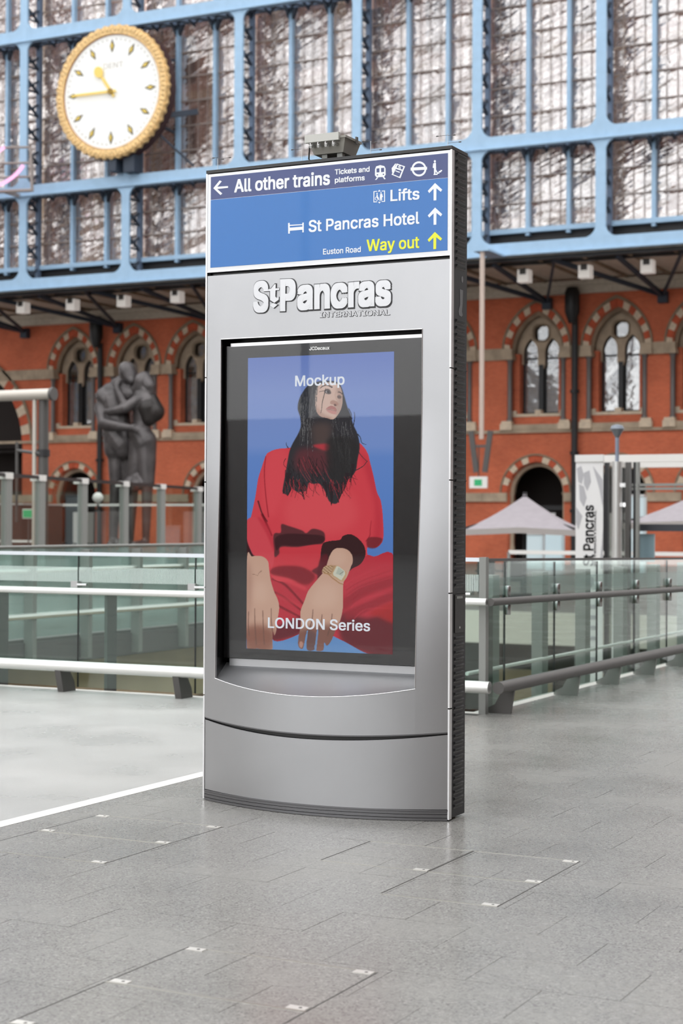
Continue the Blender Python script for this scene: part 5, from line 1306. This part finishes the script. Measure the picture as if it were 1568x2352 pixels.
# tunic
body = shp(A_([(480, 975), (380, 985), (310, 1010), (275, 1045), (235, 1160), (205, 1260), (180, 1420), (130, 1646), (105, 1700), (105, 1800), (300, 2100), (420, 2180), (700, 2150), (800, 1990), (1000, 1800), (1175, 1950), (1190, 1870), (1270, 1872), (1330, 1800), (1330, 1620), (1312, 1460), (1275, 1370), (1245, 1230), (1215, 1110), (1195, 1030), (1150, 960), (1080, 920), (860, 930), (700, 950)]), RED)
clipb = body
shp(A_([(1120, 1000), (1230, 1150), (1290, 1400), (1330, 1700), (1300, 1860), (1240, 1850), (1260, 1500), (1180, 1200)]), REDM, 6, .7, clip=clipb)
shp(A_([(300, 1000), (470, 1000), (460, 1300), (340, 1600), (260, 1500), (250, 1200)]), col(226, 88, 96), 8, .5, clip=clipb)
shp(A_([(700, 1300), (1000, 1350), (1100, 1600), (900, 1750), (500, 1700), (450, 1450)]), col(224, 92, 98), 12, .6, clip=clipb)
stroke(A_([(275, 1050), (262, 1200), (275, 1400), (300, 1600)]), 1.6, 2.2, REDD, .9, .5)
stroke(A_([(205, 1450), (240, 1560), (290, 1640)]), 3.5, 2, DRK, .8, .5)
stroke(B_([(240, 0), (290, 110), (330, 200)]), 5, 3, REDD*.7, .85, 1)
# torso lower part and folds
legs2 = shp(B_([(345, 430), (400, 300), (640, 290), (800, 260), (800, 480), (730, 560), (640, 640), (480, 560), (335, 520)]), col(206, 66, 76))
shp(B_([(325, 500), (420, 470), (600, 480), (720, 560), (640, 640), (480, 580), (330, 545)]), REDD*.85, 2, .9)
shp(B_([(800, 440), (740, 480), (690, 520), (780, 560), (820, 500)]), MAR, 1.5, .9)
# black shadow band over the waist
shp(B_([(345, 190), (410, 170), (415, 95), (480, 110), (600, 150), (640, 175), (700, 135), (800, 170), (790, 265), (700, 275), (560, 300), (410, 300), (395, 360), (350, 380)]), col(92, 52, 56), 1.2, .95)
shp(B_([(360, 220), (460, 180), (640, 185), (790, 200), (780, 262), (560, 290), (420, 285), (370, 330)]), DRK, 1.2, .9)
# dark cuff of the right arm
cuff = shp(B_([(780, 290), (830, 250), (940, 235), (970, 200), (1040, 185), (1110, 225), (1160, 290), (1172, 370), (1130, 450), (1060, 490), (1000, 520), (900, 420), (830, 420), (770, 450)]), col(62, 40, 42))
shp(B_([(760, 420), (820, 360), (840, 460), (780, 560), (740, 590)]), MAR, 1.5)
stroke(B_([(1175, 250), (1210, 200), (1215, 140), (1225, 60)]), 2.5, 1, REDD, .8, .7)
shp(B_([(1190, 300), (1200, 215), (1325, 225), (1270, 305)]), col(112, 44, 50), 1, .8)
# left sleeve cuff
shp(B_([(105, 230), (150, 350), (185, 380), (105, 410)]), DRK, .8)
shp(B_([(105, 60), (200, 40), (300, 150), (350, 330), (335, 480), (290, 420), (180, 380), (150, 350), (105, 230)]), col(212, 78, 88), .5)
shp(B_([(200, 30), (300, 110), (345, 260), (348, 340), (280, 180)]), REDM, 2, .7)
# skin
SK, SKD, SKL = col(202, 164, 144), col(150, 108, 94), col(214, 180, 160)
armL = shp(B_([(105, 410), (150, 385), (200, 378), (255, 390), (295, 430), (305, 500), (320, 600), (350, 700), (385, 780), (395, 860), (375, 980), (368, 1060), (352, 1095), (338, 1060), (335, 1150), (325, 1225), (190, 1215), (105, 1210)]), SK)
shp(B_([(105, 420), (150, 600), (130, 900), (105, 1000)]), SKD, 6, .5, clip=armL); shp(B_([(105, 1020), (340, 1040), (330, 1230), (105, 1230)]), col(132, 84, 70), 8, .85, clip=armL)
for pts in ([(175, 850), (178, 1000), (190, 1180)], [(248, 870), (252, 1000), (262, 1180)], [(325, 850), (325, 960), (335, 1060)], [(120, 880), (118, 1000), (125, 1100)]): stroke(B_(pts), 1.6, 2.4, SKD*.75, .8, .5, armL)
shp(B_([(170, 640), (260, 620), (300, 760), (240, 800), (170, 780)]), SKL, 8, .5, clip=armL)
stroke(B_([(155, 545), (180, 548), (200, 556), (210, 548)]), .7, .6, SKD*.7, .8); stroke(B_([(205, 545), (225, 520), (240, 512), (225, 530)]), .7, .6, SKD*.7, .8)
armR = shp(B_([(820, 470), (850, 380), (890, 320), (950, 308), (1010, 325), (1050, 370), (1058, 430), (1040, 480), (1005, 570), (975, 620), (970, 720), (968, 850), (945, 960), (900, 1060), (860, 1150), (825, 1188), (800, 1160), (790, 1230), (720, 1228), (715, 1170), (710, 1225), (645, 1220), (640, 1080), (610, 1210), (570, 1195), (568, 1120), (590, 1000), (588, 880), (625, 780), (660, 690), (740, 590), (790, 530)]), SK)
shp(B_([(560, 1040), (980, 1020), (880, 1240), (560, 1240)]), col(120, 78, 68), 7, .85, clip=armR)
shp(B_([(640, 1060), (720, 1080), (720, 1230), (640, 1230)]), col(92, 72, 76), 2, .6, clip=armR)
shp(B_([(760, 640), (900, 660), (900, 820), (740, 860), (680, 780)]), SKL, 9, .6, clip=armR); shp(B_([(860, 340), (960, 320), (1000, 400), (940, 460), (860, 440)]), SKL, 6, .5, clip=armR)
for pts in ([(700, 860), (690, 960), (655, 1080)], [(782, 905), (772, 980), (740, 1090)], [(872, 900), (862, 990), (830, 1100)]): stroke(B_(pts), 1.4, 3, SKD*.72, .85, .5, armR)
shp(B_([(735, 1040), (750, 1050), (730, 1230), (712, 1230)]), col(112, 152, 200), .4, .9, sm=False); shp(B_([(645, 1050), (655, 1050), (648, 1120), (630, 1215), (618, 1210)]), col(112, 152, 200), .4, .9, sm=False)
shp(B_([(580, 1155), (600, 1150), (612, 1175), (600, 1205), (580, 1195)]), col(196, 150, 136), .6, .8)
# watch
shp(B_([(808, 470), (900, 465), (905, 480), (870, 545), (800, 530), (780, 522)]), col(176, 142, 108), .3)
for r_i in range(6):
    for c_i in range(5): shp(B_([(800+17*c_i-4*r_i, 474+10*r_i), (812+17*c_i-4*r_i, 476+10*r_i), (809+17*c_i-4*r_i, 481+10*r_i), (797+17*c_i-4*r_i, 479+10*r_i)]), col(226, 204, 172) if (r_i+c_i) % 2 else col(120, 88, 66), 0, .9, False)
shp(B_([(905, 466), (930, 470), (1003, 525), (1000, 560), (975, 612), (940, 606), (870, 560), (865, 540)]), col(192, 160, 122), .2, sm=False)
shp(B_([(912, 472), (932, 474), (985, 515), (990, 545), (955, 600), (885, 555), (880, 535)]), col(206, 206, 188), .2, sm=False)
shp(B_([(930, 480), (978, 518), (962, 560), (905, 540)]), col(176, 184, 170), .3, .9, sm=False); stroke(B_([(940, 545), (975, 520)]), .8, .8, DRK, .7)
stroke(B_([(795, 532), (840, 545), (870, 575), (905, 600), (940, 625), (972, 635)]), 2.6, 2.2, col(168, 128, 84), 1, .2)
# hair mass
HR = col(58, 58, 62)
rs = np.random.RandomState(5)
hair = shp(A_([(740, 380), (660, 410), (610, 470), (575, 540), (562, 620), (585, 700), (590, 780), (565, 850), (520, 930), (490, 1000), (470, 1100), (450, 1220), (430, 1330), (430, 1380), (480, 1395), (500, 1340), (560, 1370), (640, 1360), (660, 1290), (700, 1300), (760, 1300), (810, 1370), (850, 1460), (920, 1470), (960, 1350), (1010, 1270), (1080, 1190), (1100, 1080), (1120, 960), (1100, 850), (1060, 760), (1040, 680), (1010, 610), (985, 520), (960, 440), (930, 390), (850, 370)]), HR, .6)
shp(A_([(700, 760), (860, 760), (850, 900), (840, 1010), (720, 960), (690, 860)]), col(104, 84, 78), 8, .6)
shp(A_([(560, 1000), (700, 980), (840, 1010), (835, 1180), (700, 1200), (540, 1160)]), col(128, 56, 62), 7, .55); shp(A_([(700, 950), (840, 940), (835, 1000), (760, 985)]), RED*.9, 2, .9)
for i in range(26):
    x = 560+rs.uniform(0, 270); y = 1040+rs.uniform(0, 150); stroke(A_([(x, y), (x+30, y+70), (x+90, y+130+rs.uniform(0, 50))]), .8, 1.2, RED if i % 3 == 0 else col(40, 40, 42), .55, .3, hair)
for i in range(150):
    side = rs.uniform() < .55
    if side: x = rs.uniform(580, 700); y = rs.uniform(430, 800); dx = rs.uniform(-50, 20)
    else: x = rs.uniform(860, 1040); y = rs.uniform(700, 1000); dx = rs.uniform(-10, 50)
    L_ = rs.uniform(80, 260); c = col(*([rs.choice([34, 44, 96, 128, 150])]*3)); stroke(A_([(x, y), (x+dx*.3, y+L_*.5), (x+dx, y+L_)]), .7, .4, c, .6, 0, hair)
for i in range(60):
    x = rs.uniform(450, 1050); y = rs.uniform(1050, 1300); stroke(A_([(x, y), (x+(rs.uniform(-20, 30)), y+60), (x+rs.uniform(-10, 70), y+rs.uniform(90, 160))]), 1.4, .6, col(44, 40, 42), .8, .2)
for pts in ([(1100, 850), (1125, 880), (1140, 930), (1180, 945)], [(1080, 960), (1130, 1040), (1190, 1100)], [(1060, 800), (1075, 700), (1070, 650)], [(1020, 620), (1045, 670), (1050, 720)], [(1080, 1180), (1150, 1140), (1190, 1090)], [(480, 980), (462, 950), (458, 925)], [(560, 1370), (600, 1400), (625, 1440)], [(450, 1380), (470, 1400), (490, 1370)]):
    stroke(A_(pts), 2.2, .9, col(56, 56, 60), .95, .2)
shp(A_([(830, 900), (1080, 900), (1100, 1100), (1000, 1280), (900, 1280), (840, 1200)]), col(50, 50, 50), 4, .7, clip=hair)
for x, y, x2, y2, w_ in ((480, 1200, 428, 1390, 12), (520, 1250, 470, 1410, 8), (560, 1280, 620, 1440, 9), (620, 1300, 640, 1390, 6), (850, 1300, 865, 1495, 14), (900, 1300, 930, 1470, 12), (960, 1280, 935, 1440, 8), (800, 1280, 820, 1420, 9), (1010, 1200, 960, 1390, 10), (1060, 1120, 1030, 1280, 8)):
    stroke(A_([(x, y), ((x+x2)/2+10, (y+y2)/2), (x2, y2)]), w_, 1.0, col(52, 44, 48), .95, .3)
for i in range(40):
    x = rs.uniform(440, 640) if i % 2 else rs.uniform(840, 1040); y = rs.uniform(1230, 1330); stroke(A_([(x, y), (x+rs.uniform(-10, 25), y+50), (x+rs.uniform(-20, 60), y+rs.uniform(80, 140))]), .9, .5, col(196, 62, 72), .7, .1)
# face, turned up to the right
face = shp(A_([(740, 420), (790, 395), (860, 385), (920, 400), (955, 450), (965, 520), (960, 600), (930, 670), (880, 718), (820, 705), (765, 690), (728, 640), (718, 560), (722, 480)]), col(208, 178, 164), .4)
shp(A_([(905, 440), (965, 460), (960, 620), (915, 700), (900, 600), (925, 540)]), col(160, 130, 120), 3, .55, clip=face); shp(A_([(730, 600), (780, 660), (860, 700), (840, 720), (740, 680)]), col(166, 128, 114), 3, .6, clip=face)
shp(A_([(770, 430), (850, 400), (900, 400), (880, 440), (800, 450)]), col(222, 196, 184), 4, .7, clip=face)
stroke(A_([(762, 440), (790, 418), (830, 410), (875, 432)]), 1.6, 3.6, col(70, 60, 60), .9, .4); stroke(A_([(925, 470), (950, 478), (962, 495)]), 3.2, 1.4, col(80, 66, 66), .85, .4)
shp(A_([(800, 470), (820, 445), (850, 450), (862, 485), (830, 490)]), col(70, 62, 64), .6, .85); shp(A_([(812, 470), (828, 458), (842, 472), (828, 480)]), col(190, 184, 186), .3, .7); shp(A_([(826, 462), (840, 464), (842, 478), (830, 478)]), col(36, 34, 38), .2)
stroke(A_([(755, 470), (790, 462), (815, 455)]), 1.2, 1.8, col(90, 74, 74), .8, .3)
shp(A_([(918, 510), (935, 500), (955, 512), (950, 530), (925, 530)]), col(90, 74, 74), .6, .8)
stroke(A_([(905, 470), (900, 510), (925, 560)]), 1.5, 2, col(176, 142, 128), .6, .8); shp(A_([(855, 560), (880, 545), (915, 560), (930, 585), (905, 600), (885, 585), (860, 580)]), col(168, 126, 112), .8, .8); shp(A_([(885, 585), (900, 580), (912, 592), (898, 600)]), col(90, 60, 56), .4, .8)
shp(A_([(815, 625), (850, 598), (880, 598), (905, 615), (912, 640), (880, 630), (840, 625)]), col(172, 112, 108), .4, .95); shp(A_([(822, 632), (860, 635), (910, 645), (905, 672), (870, 668), (835, 652)]), col(196, 138, 132), .5, .95); stroke(A_([(818, 628), (860, 632), (912, 645)]), .9, .9, col(96, 56, 58), .9, .2)
stroke(A_([(815, 440), (800, 500), (785, 560), (778, 620), (770, 665)]), 2.0, 1.0, col(58, 50, 50), .95, .2)
for i in range(9): stroke(A_([(745-3*i, 400+8*i), (735-4*i, 520), (728-5*i, 660+4*i)]), .8, .6, col(*([130 if i % 2 else 44]*3)), .7, 0)
img = np.clip(img, 0, 255)
def sample(px, py):
    fx = np.clip((px-X0_)*SS-.5, 0, Wp-1.001); fy = np.clip((py-Y0_)*SS-.5, 0, Hp-1.001); i = fy.astype(int); j = fx.astype(int); u = (fx-j)[..., None]; v = (fy-i)[..., None]
    return img[i, j]*(1-u)*(1-v)+img[i, j+1]*u*(1-v)+img[i+1, j]*(1-u)*v+img[i+1, j+1]*u*v
gyp = 7.7195
GX0, GX1 = (at(568, 822, Y=gyp).x+at(567, 1490, Y=gyp).x)/2, (at(903, 808, Y=gyp).x+at(903, 1503, Y=gyp).x)/2
GZ0, GZ1 = (at(567, 1490, Y=gyp).z+at(903, 1503, Y=gyp).z)/2, (at(568, 822, Y=gyp).z+at(903, 808, Y=gyp).z)/2
NU, NV = 300, 560
U, V = np.meshgrid(np.linspace(GX0, GX1, NU+1), np.linspace(GZ0, GZ1, NV+1))
PTS = np.stack([U, np.full_like(U, gyp), V], -1).reshape(-1, 3)
d_ = PTS-np.array(CAM); fwv, rtv, upv = np.array(_f), np.array(RT), np.array(UP); ww = d_@fwv
cols = sample(784+F_PX*(d_@rtv)/ww, 1176-F_PX*(d_@upv)/ww)/255
cols = np.where(cols <= .04045, cols/12.92, ((cols+.055)/1.055)**2.4)
idx = np.arange((NU+1)*(NV+1)).reshape(NV+1, NU+1); Q = np.stack([idx[:-1, :-1], idx[:-1, 1:], idx[1:, 1:], idx[1:, :-1]], -1).reshape(-1, 4)
me = bpy.data.meshes.new('poster_picture'); me.vertices.add(len(PTS)); me.vertices.foreach_set('co', (PTS-np.array(wloc(scr))).ravel())
me.loops.add(Q.size); me.loops.foreach_set('vertex_index', Q.ravel()); me.polygons.add(len(Q)); me.polygons.foreach_set('loop_start', np.arange(0, Q.size, 4)); me.polygons.foreach_set('loop_total', np.full(len(Q), 4))
me.update(calc_edges=True); ca = me.color_attributes.new('picture', 'FLOAT_COLOR', 'POINT'); ca.data.foreach_set('color', np.hstack([cols, np.ones((len(cols), 1))]).ravel()); me.materials.append(M_PIC)
link('poster_picture', me, scr)['label'] = 'lit advert picture of a dark-haired woman in red sitting against blue'
M_PT = emit('lit_poster_text', rgb(226, 232, 240), .95/EXPO); M_GT = mat('white_glass_print', rgb(240, 240, 240), .5)
def ltx(s_, x0, y0, x1, y1, cap, m, par, Y, bold): 
    a = at(x0, y0, Y=Y); b = at(x1, y1, Y=Y); lettering(s_, a, b, (at(x0, y0-cap, Y=Y)-a).z, m, par, 'poster_lettering' if par is scr else 'maker_lettering', bold, .0003, 0)
ltx('Mockup', 677.5, 887, 791, 883, 23.5, M_PT, scr, gyp-.0006, .014)
ltx('LONDON Series', 615, 1441.5, 849.5, 1449.5, 23, M_PT, scr, gyp-.0006, .014)
M_COVER = glass('screen_cover_glass', (.97, .97, .97, 1), refl=.04, rough=.01)
cg = build(MB().box(at(516, 800, Y=7.713).x, OX1+.002, 7.713, 7.7132, at(530, 1512, Y=7.713).z, at(740, 785, Y=7.713).z), 'cover_glass', M_COVER, tot)
ltx('JCDecaux', 710, 804.5, 756.5, 802.5, 7.5, M_GT, cg, 7.7125, .02)

# ---- things on top of the totem
T0 = KH+.012
jb = thing('junction_box', (-4.0, 7.79, T0), 'grey weatherproof junction box with four cable glands standing on top of the totem', 'box')
jy = 7.74
c3 = lambda x, y: (660+x/7.127, 290+y/7.127)
def J(x, y, Y=jy): return at(*c3(x, y), Y=Y)
a, b = J(352, 300), J(905, 255); zl_, zh_ = (a.z+b.z)/2, (J(360, 175).z+J(905, 130).z)/2
build(MB().box(a.x, b.x, jy-.05, jy-.03, zl_, zh_), 'cover_plate', mat('pale_box_plate', rgb(196, 196, 190), .5), jb)
u0, u1 = J(395, 480).x, J(1040, 430).x-.02; zb0 = T0+.035; zm = zl_+.012
body_ = MB(); body_.add([(u0+.02, jy-.01, zb0), (u1-.02, jy-.01, zb0), (u1-.02, jy+.13, zb0), (u0+.02, jy+.13, zb0), (u0-.01, jy-.03, zm), (u1, jy-.03, zm), (u1, jy+.15, zm), (u0-.01, jy+.15, zm)],
          [(0, 3, 2, 1), (4, 5, 6, 7), (0, 1, 5, 4), (1, 2, 6, 5), (2, 3, 7, 6), (3, 0, 4, 7)])
build(body_, 'box_body', M_BOXGREY, jb)
build(MB().box(u0-.015, u1+.006, jy-.035, jy+.155, zm, zm+.012), 'box_lid', M_BOXGREY, jb)
for k in range(4):
    x = J(480+122*k, 380).x; z = zl_-.016
    gl_ = build(MB().tube([(x, jy-.02, z), (x, jy-.05, z-.006)], .0085, 8).tube([(x, jy-.045, z), (x, jy-.07, z-.014)], [.0095, .007], 6), 'cable_gland', M_STEEL, jb, smooth=True)
    build(MB().tube([(x-.01, jy-.05, z+.012), (x-.01, jy-.052, z-.006)], .004, 6), 'gland_screw', M_STEELB, jb)
build(MB().box(u0+.06, u0+.09, jy, jy+.03, T0, zb0).box(u1-.06, u1-.03, jy, jy+.03, T0, zb0).box(u0+.06, u1-.03, jy+.08, jy+.11, T0, zb0), 'mounting_foot', M_POST, jb)
build(MB().box(u1+.004, u1+.012, jy+.08, jy+.10, zm-.012, zm+.025), 'side_latch', M_POSTD, jb)
cp = [J(378, 440), J(345, 470), J(340, 520), J(370, 550)]
build(MB().tube([(u0, jy, zm-.01), (u0-.012, jy, zm-.02), (u0-.016, jy, T0+.02), (u0-.006, jy, T0+.004), (u0+.03, jy+.01, T0+.003)], .004, 6), 'cable_loop', M_SBLACK, jb, smooth=True)
lbl = ['bird deterrent wire at the left end of the totem top', 'bird deterrent wire just left of the junction box on the totem', 'bird deterrent wire just right of the junction box on the totem', 'bird deterrent wire at the right end of the totem top']
for k, (px, yb_, yt_, arms) in enumerate(((500, 393, 364, ((490, 363), (528, 362), (512, 366))), (693, 371, 342, ((671, 344),)), (851, 356, 324, ((834, 325), (862, 327), (874, 344))), (1028, 338, 306, ((1004, 313), (1043, 310), (1056, 326))))):
    y = 7.76; p0 = at(px, yb_, Y=y); t = thing('bird_wire', (p0.x, y, T0), lbl[k], 'bird wire', 'bird deterrent wires on the totem top')
    zt2 = at(px, yt_, Y=y).z
    build(MB().lathe([(.007, T0), (.007, T0+.01), (.002, T0+.012)], (p0.x, y, 0), 8), 'foot', M_STEEL, t); build(MB().tube([(p0.x, y, T0), (p0.x, y, zt2)], .0012, 5), 'post', M_STEEL, t)
    for (ax_, ay_) in arms:
        q = at(ax_, ay_, Y=y); build(MB().tube([(p0.x, y, q.z), (q.x, y, q.z)], .0011, 5).tube([(q.x-.006, y, q.z), (q.x+.006, y, q.z)], .003, 6), 'wire_arm', M_POSTD, t)
